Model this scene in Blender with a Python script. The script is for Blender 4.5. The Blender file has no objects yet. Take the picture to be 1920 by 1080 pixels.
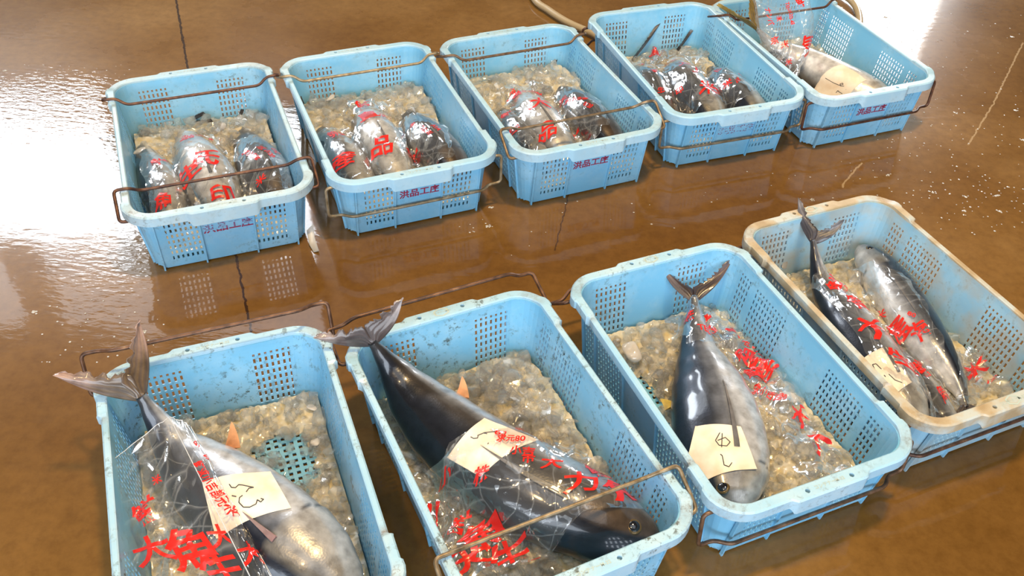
import bpy, bmesh, math, random
from mathutils import Vector, Matrix, noise
from mathutils.bvhtree import BVHTree
C = bpy.context.scene
COL = C.collection
# ------------------------------------------------------------------ camera
F_PX, PITCH, ROLL, CAM_H = 1739.9, 0.73304, 0.058313, 1.41848
_cp, _sp, _cr, _sr = math.cos(PITCH), math.sin(PITCH), math.cos(ROLL), math.sin(ROLL)
FWD = Vector((0, _cp, -_sp)); _r0 = Vector((1, 0, 0)); _u0 = Vector((0, _sp, _cp))
RIGHT = _r0*_cr + _u0*_sr; UP = _u0*_cr - _r0*_sr
CAM = Vector((0, 0, CAM_H))
cd = bpy.data.cameras.new('camera'); cam = bpy.data.objects.new('camera', cd); COL.objects.link(cam)
cd.sensor_fit = 'HORIZONTAL'; cd.sensor_width = 36; cd.lens = F_PX/1920*36; cd.clip_start = .02; cd.clip_end = 200
M3 = Matrix((RIGHT, UP, -FWD)).transposed()
cam.matrix_world = Matrix.Translation(CAM) @ M3.to_4x4()
C.camera = cam
def at(px, py, z):
    d = FWD + RIGHT*((px-960)/F_PX) - UP*((py-540)/F_PX)
    return CAM + d*((z-CAM_H)/d.z)
# ------------------------------------------------------------------ world and lights
C.view_settings.view_transform = 'Standard'; C.view_settings.look = 'None'
C.view_settings.exposure = 0.12; C.view_settings.gamma = 1.0; C.view_settings.use_curve_mapping = False
w = bpy.data.worlds.new('world'); C.world = w; w.use_nodes = True
w.node_tree.nodes['Background'].inputs[0].default_value = (.75, .86, 1, 1)
w.node_tree.nodes['Background'].inputs[1].default_value = .35
WIN_FRONT = 22.0      # daylight behind the glazing ahead of the camera
WIN_DIM = 4.5
WIN_REAR = 6.8        # daylight behind the glazing at the camera's back
CEIL_FILL = 1.5  # strength of the added overhead fill panel
def area(name, loc, size, power, col, target=(0, 1.7, 0), sy=None):
    l = bpy.data.lights.new(name, 'AREA'); l.energy = power; l.color = col; l.size = size
    if sy: l.shape = 'RECTANGLE'; l.size_y = sy
    o = bpy.data.objects.new(name, l); COL.objects.link(o); o.location = loc
    o.rotation_euler = (Vector(target)-Vector(loc)).to_track_quat('-Z', 'Y').to_euler()
    return o
area('market_lamp', (.5, 1.35, 4.5), .34, 170, (1, .68, .30), (.5, 1.35, 0))
area('market_lamp', (-1.2, -.9, 4.5), .30, 40, (1, .66, .28), (0, 1.2, 0))

# ------------------------------------------------------------------ materials
def nodemat(name):
    m = bpy.data.materials.new(name); m.use_nodes = True
    nt = m.node_tree; return m, nt, nt.nodes, nt.links, nt.nodes['Principled BSDF']
def N(ns, t, **k):
    n = ns.new(t)
    for a, b in k.items(): setattr(n, a, b)
    return n
def ramp(ns, stops):
    r = ns.new('ShaderNodeValToRGB'); e = r.color_ramp.elements
    while len(e) > 1: e.remove(e[-1])
    e[0].position, e[0].color = stops[0][0], stops[0][1]
    for p, c in stops[1:]:
        x = e.new(p); x.color = c
    return r
def plain(name, col, rough=.5, metal=0, **k):
    m, nt, ns, ln, b = nodemat(name)
    b.inputs['Base Color'].default_value = (*col, 1); b.inputs['Roughness'].default_value = rough; b.inputs['Metallic'].default_value = metal
    for a, v in k.items(): b.inputs[a.replace('_', ' ')].default_value = v
    return m
def mixc(ns, ln, a, b, fac, mode='MIX'):
    n = ns.new('ShaderNodeMix'); n.data_type = 'RGBA'; n.blend_type = mode
    for sock, v in ((0, fac), (6, a), (7, b)):
        if isinstance(v, (int, float)): n.inputs[sock].default_value = v
        elif isinstance(v, tuple): n.inputs[sock].default_value = v
        else: ln.new(v, n.inputs[sock])
    return n.outputs[2]
def math_(ns, ln, op, a, b=None, clamp=False):
    n = ns.new('ShaderNodeMath'); n.operation = op; n.use_clamp = clamp
    for i, v in enumerate((a, b)):
        if v is None: continue
        if isinstance(v, (int, float)): n.inputs[i].default_value = v
        else: ln.new(v, n.inputs[i])
    return n.outputs[0]

def crate_mat(name, base, pale, rough):
    """plastic with grime; the object colour's alpha carries how dirty this crate is"""
    m, nt, ns, ln, b = nodemat(name)
    tc = N(ns, 'ShaderNodeTexCoord'); oi = N(ns, 'ShaderNodeObjectInfo')
    off = N(ns, 'ShaderNodeVectorMath', operation='ADD'); ln.new(tc.outputs['Object'], off.inputs[0])
    sc = N(ns, 'ShaderNodeVectorMath', operation='SCALE'); ln.new(oi.outputs['Location'], sc.inputs[0]); sc.inputs['Scale'].default_value = 7
    ln.new(sc.outputs[0], off.inputs[1])
    n1 = N(ns, 'ShaderNodeTexNoise'); n1.inputs['Scale'].default_value = 9; n1.inputs['Detail'].default_value = 8; n1.inputs['Roughness'].default_value = .7
    n2 = N(ns, 'ShaderNodeTexNoise'); n2.inputs['Scale'].default_value = 70; n2.inputs['Detail'].default_value = 6; n2.inputs['Roughness'].default_value = .75
    ln.new(off.outputs[0], n1.inputs['Vector']); ln.new(off.outputs[0], n2.inputs['Vector'])
    r1 = ramp(ns, [(.42, (0, 0, 0, 1)), (.72, (1, 1, 1, 1))]); ln.new(n1.outputs[0], r1.inputs[0])
    c1 = mixc(ns, ln, (*base, 1), (*pale, 1), r1.outputs[0])
    r2 = ramp(ns, [(.535, (0, 0, 0, 1)), (.63, (1, 1, 1, 1))]); ln.new(n2.outputs[0], r2.inputs[0])
    d = math_(ns, ln, 'MULTIPLY', r2.outputs[0], r1.outputs[0])
    d = math_(ns, ln, 'MULTIPLY', d, oi.outputs['Alpha'])
    d = math_(ns, ln, 'MULTIPLY', d, 1.0, True)
    c2 = mixc(ns, ln, c1, (.045, .05, .03, 1), d)
    # yellow brown wear tint
    t = N(ns, 'ShaderNodeTexNoise'); t.inputs['Scale'].default_value = 16; t.inputs['Detail'].default_value = 5
    ln.new(off.outputs[0], t.inputs['Vector'])
    rt = ramp(ns, [(.42, (0, 0, 0, 1)), (.62, (1, 1, 1, 1))]); ln.new(t.outputs[0], rt.inputs[0])
    sep = N(ns, 'ShaderNodeSeparateColor'); ln.new(oi.outputs['Color'], sep.inputs[0])
    f = math_(ns, ln, 'MULTIPLY', rt.outputs[0], sep.outputs[0])
    f = math_(ns, ln, 'ADD', f, math_(ns, ln, 'MULTIPLY', sep.outputs[0], .75), True)
    c3 = mixc(ns, ln, c2, (.60, .50, .34, 1), f)
    fb = math_(ns, ln, 'MULTIPLY', rt.outputs[0], math_(ns, ln, 'MULTIPLY', sep.outputs[0], n1.outputs[0])); fb = math_(ns, ln, 'MULTIPLY', fb, 1.3, True)
    c3 = mixc(ns, ln, c3, (.26, .15, .05, 1), fb)
    at_ = N(ns, 'ShaderNodeAttribute'); at_.attribute_name = 'rust'
    rf = math_(ns, ln, 'MULTIPLY', at_.outputs['Fac'], math_(ns, ln, 'ADD', math_(ns, ln, 'MULTIPLY', n2.outputs[0], 2.4), -.75), True)
    rf = math_(ns, ln, 'MULTIPLY', rf, math_(ns, ln, 'MULTIPLY', sep.outputs[1], 1.0), True)
    c4 = mixc(ns, ln, c3, (.20, .095, .02, 1), rf)
    ln.new(c4, b.inputs['Base Color'])
    b.inputs['Roughness'].default_value = rough; b.inputs['Specular IOR Level'].default_value = .5
    bm_ = N(ns, 'ShaderNodeBump'); bm_.inputs['Strength'].default_value = .12; bm_.inputs['Distance'].default_value = .002
    ln.new(n2.outputs[0], bm_.inputs['Height']); ln.new(bm_.outputs[0], b.inputs['Normal'])
    tl = N(ns, 'ShaderNodeBsdfTranslucent'); ln.new(c4, tl.inputs[0]); ms = N(ns, 'ShaderNodeMixShader'); ms.inputs[0].default_value = .12
    out = [n for n in ns if n.type == 'OUTPUT_MATERIAL'][0]; ln.new(b.outputs[0], ms.inputs[1]); ln.new(tl.outputs[0], ms.inputs[2]); ln.new(ms.outputs[0], out.inputs[0])
    return m
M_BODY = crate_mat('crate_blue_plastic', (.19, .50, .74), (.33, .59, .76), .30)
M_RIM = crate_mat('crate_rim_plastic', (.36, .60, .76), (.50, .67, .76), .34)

def rust_mat():
    m, nt, ns, ln, b = nodemat('rusty_wire')
    tc = N(ns, 'ShaderNodeTexCoord'); n1 = N(ns, 'ShaderNodeTexNoise'); n1.inputs['Scale'].default_value = 60; n1.inputs['Detail'].default_value = 6
    ln.new(tc.outputs['Object'], n1.inputs['Vector'])
    oi = N(ns, 'ShaderNodeObjectInfo')
    r = ramp(ns, [(.35, (.05, .022, .016, 1)), (.6, (.13, .055, .03, 1)), (.75, (.22, .12, .06, 1))]); ln.new(n1.outputs[0], r.inputs[0])
    r2 = ramp(ns, [(.35, (.17, .12, .06, 1)), (.6, (.34, .27, .17, 1)), (.8, (.5, .46, .38, 1))]); ln.new(n1.outputs[0], r2.inputs[0])
    c = mixc(ns, ln, r.outputs[0], r2.outputs[0], oi.outputs['Alpha'])
    ln.new(c, b.inputs['Base Color']); b.inputs['Metallic'].default_value = .45; b.inputs['Roughness'].default_value = .42
    bp = N(ns, 'ShaderNodeBump'); bp.inputs['Strength'].default_value = .5; bp.inputs['Distance'].default_value = .001
    ln.new(n1.outputs[0], bp.inputs['Height']); ln.new(bp.outputs[0], b.inputs['Normal'])
    return m
M_WIRE = rust_mat()

def fish_mat():
    m, nt, ns, ln, b = nodemat('fish_skin')
    a = N(ns, 'ShaderNodeAttribute'); a.attribute_name = 'Col'
    tc = N(ns, 'ShaderNodeTexCoord'); n1 = N(ns, 'ShaderNodeTexNoise'); n1.inputs['Scale'].default_value = 45; n1.inputs['Detail'].default_value = 8
    ln.new(tc.outputs['Object'], n1.inputs['Vector'])
    r = ramp(ns, [(.3, (.50, .48, .46, 1)), (.5, (.92, .92, .92, 1)), (.7, (1.3, 1.3, 1.3, 1))]); ln.new(n1.outputs[0], r.inputs[0])
    c = mixc(ns, ln, a.outputs['Color'], r.outputs[0], .8, 'MULTIPLY')
    ln.new(c, b.inputs['Base Color'])
    b.inputs['Metallic'].default_value = .35; b.inputs['Roughness'].default_value = .3
    b.inputs['Coat Weight'].default_value = .7; b.inputs['Coat Roughness'].default_value = .09
    v = N(ns, 'ShaderNodeTexVoronoi'); v.inputs['Scale'].default_value = 260; ln.new(tc.outputs['Object'], v.inputs['Vector'])
    bp = N(ns, 'ShaderNodeBump'); bp.inputs['Strength'].default_value = .12; bp.inputs['Distance'].default_value = .0010
    h = math_(ns, ln, 'ADD', v.outputs[0], n1.outputs[0]); ln.new(h, bp.inputs['Height']); ln.new(bp.outputs[0], b.inputs['Normal'])
    return m
M_FISH = fish_mat()
M_FIN = fish_mat(); M_FIN.name = 'fin_skin'; _b = M_FIN.node_tree.nodes['Principled BSDF']; _b.inputs['Metallic'].default_value = 0; _b.inputs['Roughness'].default_value = .4; _b.inputs['Coat Weight'].default_value = .5
M_EYE = plain('eye_black', (.008, .009, .014), .05, 0, Coat_Weight=1.0)
M_IRIS = plain('eye_gold', (.16, .11, .05), .2, .5)

def ice_mat(name, tint, trans, rough=.12):
    m, nt, ns, ln, b = nodemat(name)
    tc = N(ns, 'ShaderNodeTexCoord'); n1 = N(ns, 'ShaderNodeTexNoise'); n1.inputs['Scale'].default_value = 55; n1.inputs['Detail'].default_value = 6
    ln.new(tc.outputs['Object'], n1.inputs['Vector'])
    r = ramp(ns, [(.35, (*[x*.80 for x in tint], 1)), (.7, (*tint, 1))]); ln.new(n1.outputs[0], r.inputs[0])
    ln.new(r.outputs[0], b.inputs['Base Color']); b.inputs['Roughness'].default_value = rough; b.inputs['IOR'].default_value = 1.31
    b.inputs['Transmission Weight'].default_value = trans; b.inputs['Coat Weight'].default_value = 1; b.inputs['Coat Roughness'].default_value = .03; b.inputs['Coat IOR'].default_value = 1.6
    bp = N(ns, 'ShaderNodeBump'); bp.inputs['Strength'].default_value = .5; bp.inputs['Distance'].default_value = .004
    ln.new(n1.outputs[0], bp.inputs['Height']); ln.new(bp.outputs[0], b.inputs['Normal'])
    return m
M_ICE = ice_mat('wet_crushed_ice', (1.0, .97, .90), .85, .04)
M_ICE.node_tree.nodes['Principled BSDF'].inputs['Alpha'].default_value = .50
M_ICEBASE = ice_mat('packed_ice', (.93, .84, .64), .35, .08)
_e = [n for n in M_ICEBASE.node_tree.nodes if n.type == 'VALTORGB'][0].color_ramp.elements; _e[0].color = (.78, .62, .32, 1); _e[1].color = (.98, .93, .80, 1)
M_SLAB = ice_mat('cloudy_ice', (.96, .88, .79), .45, .08)
def film_mat(name, fac, dif):
    """clear film: mostly see-through, glossy, whiter along its folded creases, which also stand in for glint streaks"""
    m = bpy.data.materials.new(name); m.use_nodes = True; nt = m.node_tree; ns = nt.nodes; ln = nt.links
    ns.clear(); out = ns.new('ShaderNodeOutputMaterial')
    tr = ns.new('ShaderNodeBsdfTransparent'); tr.inputs[0].default_value = (.98, .98, .98, 1)
    gl = ns.new('ShaderNodeBsdfGlossy'); gl.inputs['Roughness'].default_value = .09; gl.inputs[0].default_value = (1, 1, 1, 1)
    df = ns.new('ShaderNodeBsdfDiffuse'); df.inputs[0].default_value = (.93, .94, .95, 1)
    tc = ns.new('ShaderNodeTexCoord')
    n = ns.new('ShaderNodeTexNoise'); n.inputs['Scale'].default_value = 9; n.inputs['Detail'].default_value = 2; ln.new(tc.outputs['Object'], n.inputs['Vector'])
    mx = N(ns, 'ShaderNodeVectorMath', operation='ADD'); ln.new(tc.outputs['Object'], mx.inputs[0])
    s2 = N(ns, 'ShaderNodeVectorMath', operation='SCALE'); ln.new(n.outputs['Color'], s2.inputs[0]); s2.inputs['Scale'].default_value = .05
    ln.new(s2.outputs[0], mx.inputs[1])
    edges = []
    for sc_, rz in (((20, 3, 12), .5), ((3, 17, 12), .9), ((30, 10, 20), -.5)):
        mp = N(ns, 'ShaderNodeMapping'); mp.inputs['Scale'].default_value = sc_; mp.inputs['Rotation'].default_value = (0, 0, rz); ln.new(mx.outputs[0], mp.inputs[0])
        v = ns.new('ShaderNodeTexVoronoi'); v.feature = 'DISTANCE_TO_EDGE'; v.inputs['Scale'].default_value = 1; ln.new(mp.outputs[0], v.inputs['Vector']); edges.append(v.outputs['Distance'])
    e = math_(ns, ln, 'MINIMUM', edges[0], edges[1])
    rf = ramp(ns, [(0, (1, 1, 1, 1)), (.012, (.35, .35, .35, 1)), (.035, (0, 0, 0, 1))]); ln.new(e, rf.inputs[0])
    hh = math_(ns, ln, 'ADD', edges[0], edges[2])
    bp = ns.new('ShaderNodeBump'); bp.inputs['Strength'].default_value = .55; bp.inputs['Distance'].default_value = .008; ln.new(hh, bp.inputs['Height'])
    ln.new(bp.outputs[0], gl.inputs['Normal'])
    fr = ns.new('ShaderNodeFresnel'); fr.inputs[0].default_value = 1.5; ln.new(bp.outputs[0], fr.inputs['Normal'])
    f = math_(ns, ln, 'ADD', math_(ns, ln, 'MULTIPLY', fr.outputs[0], .32), fac, True)
    f = math_(ns, ln, 'ADD', f, math_(ns, ln, 'MULTIPLY', rf.outputs[0], .10), True)
    d = math_(ns, ln, 'ADD', math_(ns, ln, 'MULTIPLY', rf.outputs[0], .11), dif, True)  # crease lines whitened in the colour: folded film and painted glint streaks
    m1 = ns.new('ShaderNodeMixShader'); ln.new(d, m1.inputs[0]); ln.new(tr.outputs[0], m1.inputs[1]); ln.new(df.outputs[0], m1.inputs[2])
    m2 = ns.new('ShaderNodeMixShader'); ln.new(f, m2.inputs[0]); ln.new(m1.outputs[0], m2.inputs[1]); ln.new(gl.outputs[0], m2.inputs[2])
    ln.new(m2.outputs[0], out.inputs[0]); return m
M_FILM = film_mat('clear_plastic_film', .012, .035)
M_PRINT = plain('red_print', (.62, .018, .012), .22, 0, Coat_Weight=.6)
M_STAMP = plain('red_stamp', (.28, .02, .06), .5)
M_PAPER = None
def paper_mat():
    m, nt, ns, ln, b = nodemat('damp_paper')
    tc = N(ns, 'ShaderNodeTexCoord'); n1 = N(ns, 'ShaderNodeTexNoise'); n1.inputs['Scale'].default_value = 22; n1.inputs['Detail'].default_value = 3
    ln.new(tc.outputs['Object'], n1.inputs['Vector'])
    r = ramp(ns, [(.4, (.78, .62, .46, 1)), (.6, (.86, .76, .64, 1))]); ln.new(n1.outputs[0], r.inputs[0]); ln.new(r.outputs[0], b.inputs['Base Color'])
    b.inputs['Roughness'].default_value = .4
    bp = N(ns, 'ShaderNodeBump'); bp.inputs['Strength'].default_value = .4; bp.inputs['Distance'].default_value = .004
    ln.new(n1.outputs[0], bp.inputs['Height']); ln.new(bp.outputs[0], b.inputs['Normal']); return m
M_PAPER = paper_mat()
M_INK = plain('marker_ink', (.03, .03, .035), .6)
M_HOSE = plain('beige_hose', (.42, .33, .20), .35)
M_SCRAP = plain('pale_scrap', (.62, .60, .58), .4)
M_FOAM = plain('foam_bubbles', (.75, .72, .66), .06, 0, Transmission_Weight=.35, Coat_Weight=1.0)

def floor_mat():
    m, nt, ns, ln, b = nodemat('wet_brown_concrete')
    tc = N(ns, 'ShaderNodeTexCoord')
    n1 = N(ns, 'ShaderNodeTexNoise'); n1.inputs['Scale'].default_value = 1.3; n1.inputs['Detail'].default_value = 7; n1.inputs['Roughness'].default_value = .6
    n2 = N(ns, 'ShaderNodeTexNoise'); n2.inputs['Scale'].default_value = 38; n2.inputs['Detail'].default_value = 7; n2.inputs['Roughness'].default_value = .7
    ln.new(tc.outputs['Object'], n1.inputs['Vector']); ln.new(tc.outputs['Object'], n2.inputs['Vector'])
    r1 = ramp(ns, [(.3, (.115, .052, .010, 1)), (.5, (.175, .086, .020, 1)), (.72, (.26, .145, .048, 1))]); ln.new(n1.outputs[0], r1.inputs[0])
    r2 = ramp(ns, [(.3, (.78, .76, .72, 1)), (.55, (1, 1, 1, 1)), (.75, (1.12, 1.12, 1.1, 1))]); ln.new(n2.outputs[0], r2.inputs[0])
    c = mixc(ns, ln, r1.outputs[0], r2.outputs[0], 1.0, 'MULTIPLY')
    sp = N(ns, 'ShaderNodeSeparateXYZ'); ln.new(tc.outputs['Object'], sp.inputs[0])
    wob = math_(ns, ln, 'MULTIPLY', math_(ns, ln, 'SUBTRACT', n2.outputs[0], .5), .016)
    def line(p, q, wd, col, k=1.0):
        nonlocal c
        (x0, y0), (x1, y1) = p, q; L = math.hypot(x1-x0, y1-y0); tx, ty = (x1-x0)/L, (y1-y0)/L
        dx = math_(ns, ln, 'SUBTRACT', sp.outputs[0], x0); dy = math_(ns, ln, 'SUBTRACT', sp.outputs[1], y0)
        al = math_(ns, ln, 'ADD', math_(ns, ln, 'MULTIPLY', dx, tx), math_(ns, ln, 'MULTIPLY', dy, ty))
        ac = math_(ns, ln, 'ADD', math_(ns, ln, 'MULTIPLY', dx, -ty), math_(ns, ln, 'MULTIPLY', dy, tx))
        ac = math_(ns, ln, 'ABSOLUTE', math_(ns, ln, 'ADD', ac, wob))
        m1 = math_(ns, ln, 'LESS_THAN', ac, wd); m2 = math_(ns, ln, 'GREATER_THAN', al, 0); m3 = math_(ns, ln, 'LESS_THAN', al, L)
        f = math_(ns, ln, 'MULTIPLY', math_(ns, ln, 'MULTIPLY', m1, m2), math_(ns, ln, 'MULTIPLY', m3, k))
        c = mixc(ns, ln, c, (*col, 1), f)
    A = at(320, -60, 0); B_ = at(352, 128, 0); D = at(447, 500, 0); E_ = at(476, 650, 0)
    line((A.x, A.y), (B_.x, B_.y), .0035, (.035, .016, .006)); line((B_.x, B_.y), (D.x, D.y), .003, (.05, .022, .008), .9); line((D.x, D.y), (E_.x, E_.y), .0025, (.04, .018, .007))
    G = at(-60, 303, 0); H_ = at(215, 254, 0); line((G.x, G.y), (H_.x, H_.y), .0035, (.03, .016, .01))
    P = at(1066, 365, 0); Q = at(1040, 470, 0); line((P.x, P.y), (Q.x, Q.y), .0016, (.05, .024, .01), .8)
    for a_, b_ in (((1918, 80), (1862, 195)), ((1862, 195), (1815, 272)), ((1616, 305), (1583, 342)), ((1583, 342), (1580, 352))):
        P = at(*a_, 0); Q = at(*b_, 0); line((P.x, P.y), (Q.x, Q.y), .0024, (.42, .30, .17), .8)
    ln.new(c, b.inputs['Base Color'])
    rr = ramp(ns, [(.3, (.22, .22, .22, 1)), (.8, (.34, .34, .34, 1))]); ln.new(n1.outputs[0], rr.inputs[0]); ln.new(rr.outputs[0], b.inputs['Roughness'])
    b.inputs['IOR'].default_value = 1.3; b.inputs['Specular IOR Level'].default_value = .2; b.inputs['Coat Weight'].default_value = 1.0; b.inputs['Coat Roughness'].default_value = .035; b.inputs['Coat IOR'].default_value = 1.33
    # ripples of the water film, stretched across
    mp = N(ns, 'ShaderNodeMapping'); mp.inputs['Scale'].default_value = (22, 60, 1); mp.inputs['Rotation'].default_value = (0, 0, .25); ln.new(tc.outputs['Object'], mp.inputs[0])
    n3 = N(ns, 'ShaderNodeTexNoise'); n3.inputs['Scale'].default_value = 1; n3.inputs['Detail'].default_value = 3; ln.new(mp.outputs[0], n3.inputs['Vector'])
    msk = N(ns, 'ShaderNodeTexNoise'); msk.inputs['Scale'].default_value = 3.0; msk.inputs['Detail'].default_value = 3; ln.new(tc.outputs['Object'], msk.inputs['Vector'])
    rm = ramp(ns, [(.42, (.12, .12, .12, 1)), (.62, (1, 1, 1, 1))]); ln.new(msk.outputs[0], rm.inputs[0])
    h = math_(ns, ln, 'MULTIPLY', n3.outputs[0], rm.outputs[0])
    bp = N(ns, 'ShaderNodeBump'); bp.inputs['Strength'].default_value = .35; bp.inputs['Distance'].default_value = .0011
    mp2 = N(ns, 'ShaderNodeMapping'); mp2.inputs['Scale'].default_value = (34, 78, 1); mp2.inputs['Rotation'].default_value = (0, 0, .30); ln.new(tc.outputs['Object'], mp2.inputs[0])
    n4 = N(ns, 'ShaderNodeTexNoise'); n4.inputs['Scale'].default_value = 1; n4.inputs['Detail'].default_value = 2; ln.new(mp2.outputs[0], n4.inputs['Vector'])
    tot = None
    for (qx, qy, rad_) in ((110, 215, .42), (330, 180, .25), (1590, 35, .30), (1640, 150, .16), (220, 500, .22)):
        g = at(qx, qy, 0); vd = N(ns, 'ShaderNodeVectorMath', operation='DISTANCE'); ln.new(tc.outputs['Object'], vd.inputs[0]); vd.inputs[1].default_value = (g.x, g.y, 0)
        f_ = math_(ns, ln, 'SUBTRACT', 1.0, math_(ns, ln, 'DIVIDE', vd.outputs['Value'], rad_), True)
        tot = f_ if tot is None else math_(ns, ln, 'MAXIMUM', tot, f_)
    tot = math_(ns, ln, 'MULTIPLY', tot, 2.6); h = math_(ns, ln, 'ADD', h, math_(ns, ln, 'MULTIPLY', n4.outputs[0], tot))
    ln.new(h, bp.inputs['Height']); ln.new(bp.outputs[0], b.inputs['Normal']); ln.new(bp.outputs[0], b.inputs['Coat Normal'])
    return m
M_FLOOR = floor_mat()
def wall_mat(name, c0, c1):
    m, nt, ns, ln, b = nodemat(name)
    tc = N(ns, 'ShaderNodeTexCoord'); n1 = N(ns, 'ShaderNodeTexNoise'); n1.inputs['Scale'].default_value = 2; n1.inputs['Detail'].default_value = 6
    ln.new(tc.outputs['Object'], n1.inputs['Vector']); r = ramp(ns, [(.3, (*c0, 1)), (.7, (*c1, 1))]); ln.new(n1.outputs[0], r.inputs[0]); ln.new(r.outputs[0], b.inputs['Base Color'])
    b.inputs['Roughness'].default_value = .8; return m
M_WALL = wall_mat('weathered_wall', (.20, .17, .13), (.30, .26, .20))
M_CEIL = wall_mat('dark_roof', (.10, .085, .07), (.16, .14, .11))
def glow(name, col, s):
    m = bpy.data.materials.new(name); m.use_nodes = True; ns = m.node_tree.nodes; ns.clear()
    e = ns.new('ShaderNodeEmission'); e.inputs[0].default_value = (*col, 1); e.inputs[1].default_value = s
    o = ns.new('ShaderNodeOutputMaterial'); m.node_tree.links.new(e.outputs[0], o.inputs[0]); return m
# ------------------------------------------------------------------ mesh helpers
def empty(name, loc, rz=0):
    o = bpy.data.objects.new(name, None); COL.objects.link(o); o.location = loc; o.rotation_euler = (0, 0, rz); o.empty_display_size = .05; return o
def tag(o, label=None, cat=None, group=None, kind=None):
    if label: o['label'] = label
    if cat: o['category'] = cat
    if group: o['group'] = group
    if kind: o['kind'] = kind
    return o
def mesh(name, V, Fc, mat, parent=None, org=None, smooth=True, cols=None):
    """mesh from world coordinates; vertices stored relative to org (the root's place)"""
    o3 = org if org is not None else (parent.location if parent else Vector((0, 0, 0)))
    o3 = Vector(o3)
    me = bpy.data.meshes.new(name); me.from_pydata([tuple(Vector(v)-o3) for v in V], [], Fc); me.update()
    if smooth: me.polygons.foreach_set('use_smooth', [True]*len(me.polygons))
    if cols is not None:
        ca = me.color_attributes.new('Col', 'FLOAT_COLOR', 'POINT')
        for i, c in enumerate(cols): ca.data[i].color = (*c, 1)
    me.materials.append(mat)
    ob = bpy.data.objects.new(name, me); COL.objects.link(ob)
    if parent: ob.parent = parent
    else: ob.location = o3
    return ob
def fillet(pts, r, n=5):
    out = [Vector(pts[0])]
    for i in range(1, len(pts)-1):
        a, b, c = Vector(pts[i-1]), Vector(pts[i]), Vector(pts[i+1])
        d1, d2 = (a-b), (c-b); k = min(r, d1.length*.49, d2.length*.49)
        p, q = b+d1.normalized()*k, b+d2.normalized()*k
        for j in range(n+1):
            t = j/n; out.append(p*(1-t)**2+b*2*t*(1-t)+q*t*t)
    out.append(Vector(pts[-1])); return out
def tube(pts, rad, seg=10):
    V, Fc = [], []; n = len(pts); t0 = (pts[1]-pts[0]).normalized()
    u = t0.orthogonal().normalized()
    for i, p in enumerate(pts):
        t = (pts[min(i+1, n-1)]-pts[max(i-1, 0)]).normalized()
        u = (u-t*u.dot(t)).normalized(); v = t.cross(u)
        r = rad(i/(n-1)) if callable(rad) else rad
        for k in range(seg):
            a = 2*math.pi*k/seg; V.append(p+(u*math.cos(a)+v*math.sin(a))*r)
    for i in range(n-1):
        for k in range(seg):
            a, b = i*seg+k, i*seg+(k+1) % seg; Fc.append((a, b, b+seg, a+seg))
    Fc.append(tuple(range(seg))[::-1]); Fc.append(tuple((n-1)*seg+k for k in range(seg)))
    return V, Fc
_gl = {}
def glyph(text, cell=.12):
    """text as flat triangles, height about 1, centred, cut into small cells so that it can follow a curved sheet"""
    if (text, cell) in _gl: return _gl[(text, cell)]
    cu = bpy.data.curves.new('t', 'FONT'); cu.body = text; cu.size = 1; cu.resolution_u = 3; cu.offset = .022
    ob = bpy.data.objects.new('t', cu); COL.objects.link(ob)
    dg = bpy.context.evaluated_depsgraph_get(); me = bpy.data.meshes.new_from_object(ob.evaluated_get(dg))
    bpy.data.objects.remove(ob); bpy.data.curves.remove(cu)
    bm = bmesh.new(); bm.from_mesh(me); bpy.data.meshes.remove(me)
    xs = [v.co.x for v in bm.verts] or [0]; ys = [v.co.y for v in bm.verts] or [0]
    cx, cy = (min(xs)+max(xs))/2, (min(ys)+max(ys))/2
    for v in bm.verts: v.co.x -= cx; v.co.y -= cy
    for ax, lo, hi in ((0, min(xs)-cx, max(xs)-cx), (1, min(ys)-cy, max(ys)-cy)):
        k = lo+cell
        while k < hi:
            no = (1, 0, 0) if ax == 0 else (0, 1, 0); co = (k, 0, 0) if ax == 0 else (0, k, 0)
            bmesh.ops.bisect_plane(bm, geom=bm.verts[:]+bm.edges[:]+bm.faces[:], plane_co=co, plane_no=no); k += cell
    bm.verts.index_update()
    r = ([(v.co.x, v.co.y) for v in bm.verts], [tuple(x.index for x in f.verts) for f in bm.faces]); bm.free()
    _gl[(text, cell)] = r; return r
# ------------------------------------------------------------------ the setting
def struct(name, V, Fc, mat):
    o = mesh(name, V, Fc, mat, smooth=False); o['kind'] = 'structure'; return o
def boxv(x0, x1, y0, y1, z0, z1):
    V = [(x, y, z) for x in (x0, x1) for y in (y0, y1) for z in (z0, z1)]
    return V, [(0, 1, 3, 2), (4, 6, 7, 5), (0, 4, 5, 1), (2, 3, 7, 6), (0, 2, 6, 4), (1, 5, 7, 3)]
def multi(boxes):
    V, Fc = [], []
    for b in boxes:
        v, f = boxv(*b); o = len(V); V += v; Fc += [tuple(i+o for i in q) for q in f]
    return V, Fc
struct('floor', *boxv(-8, 8, -5, 8.2, -.2, 0), M_FLOOR)
TOP = 7.4
struct('ceiling', *multi([(-8, 8, 1, 8.2, TOP, TOP+.2), (-8, 8, -5, -3.2, TOP, TOP+.2), (-8, -3.5, -3.2, 1, TOP, TOP+.2), (3.5, 8, -3.2, 1, TOP, TOP+.2)]), M_CEIL)
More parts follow.
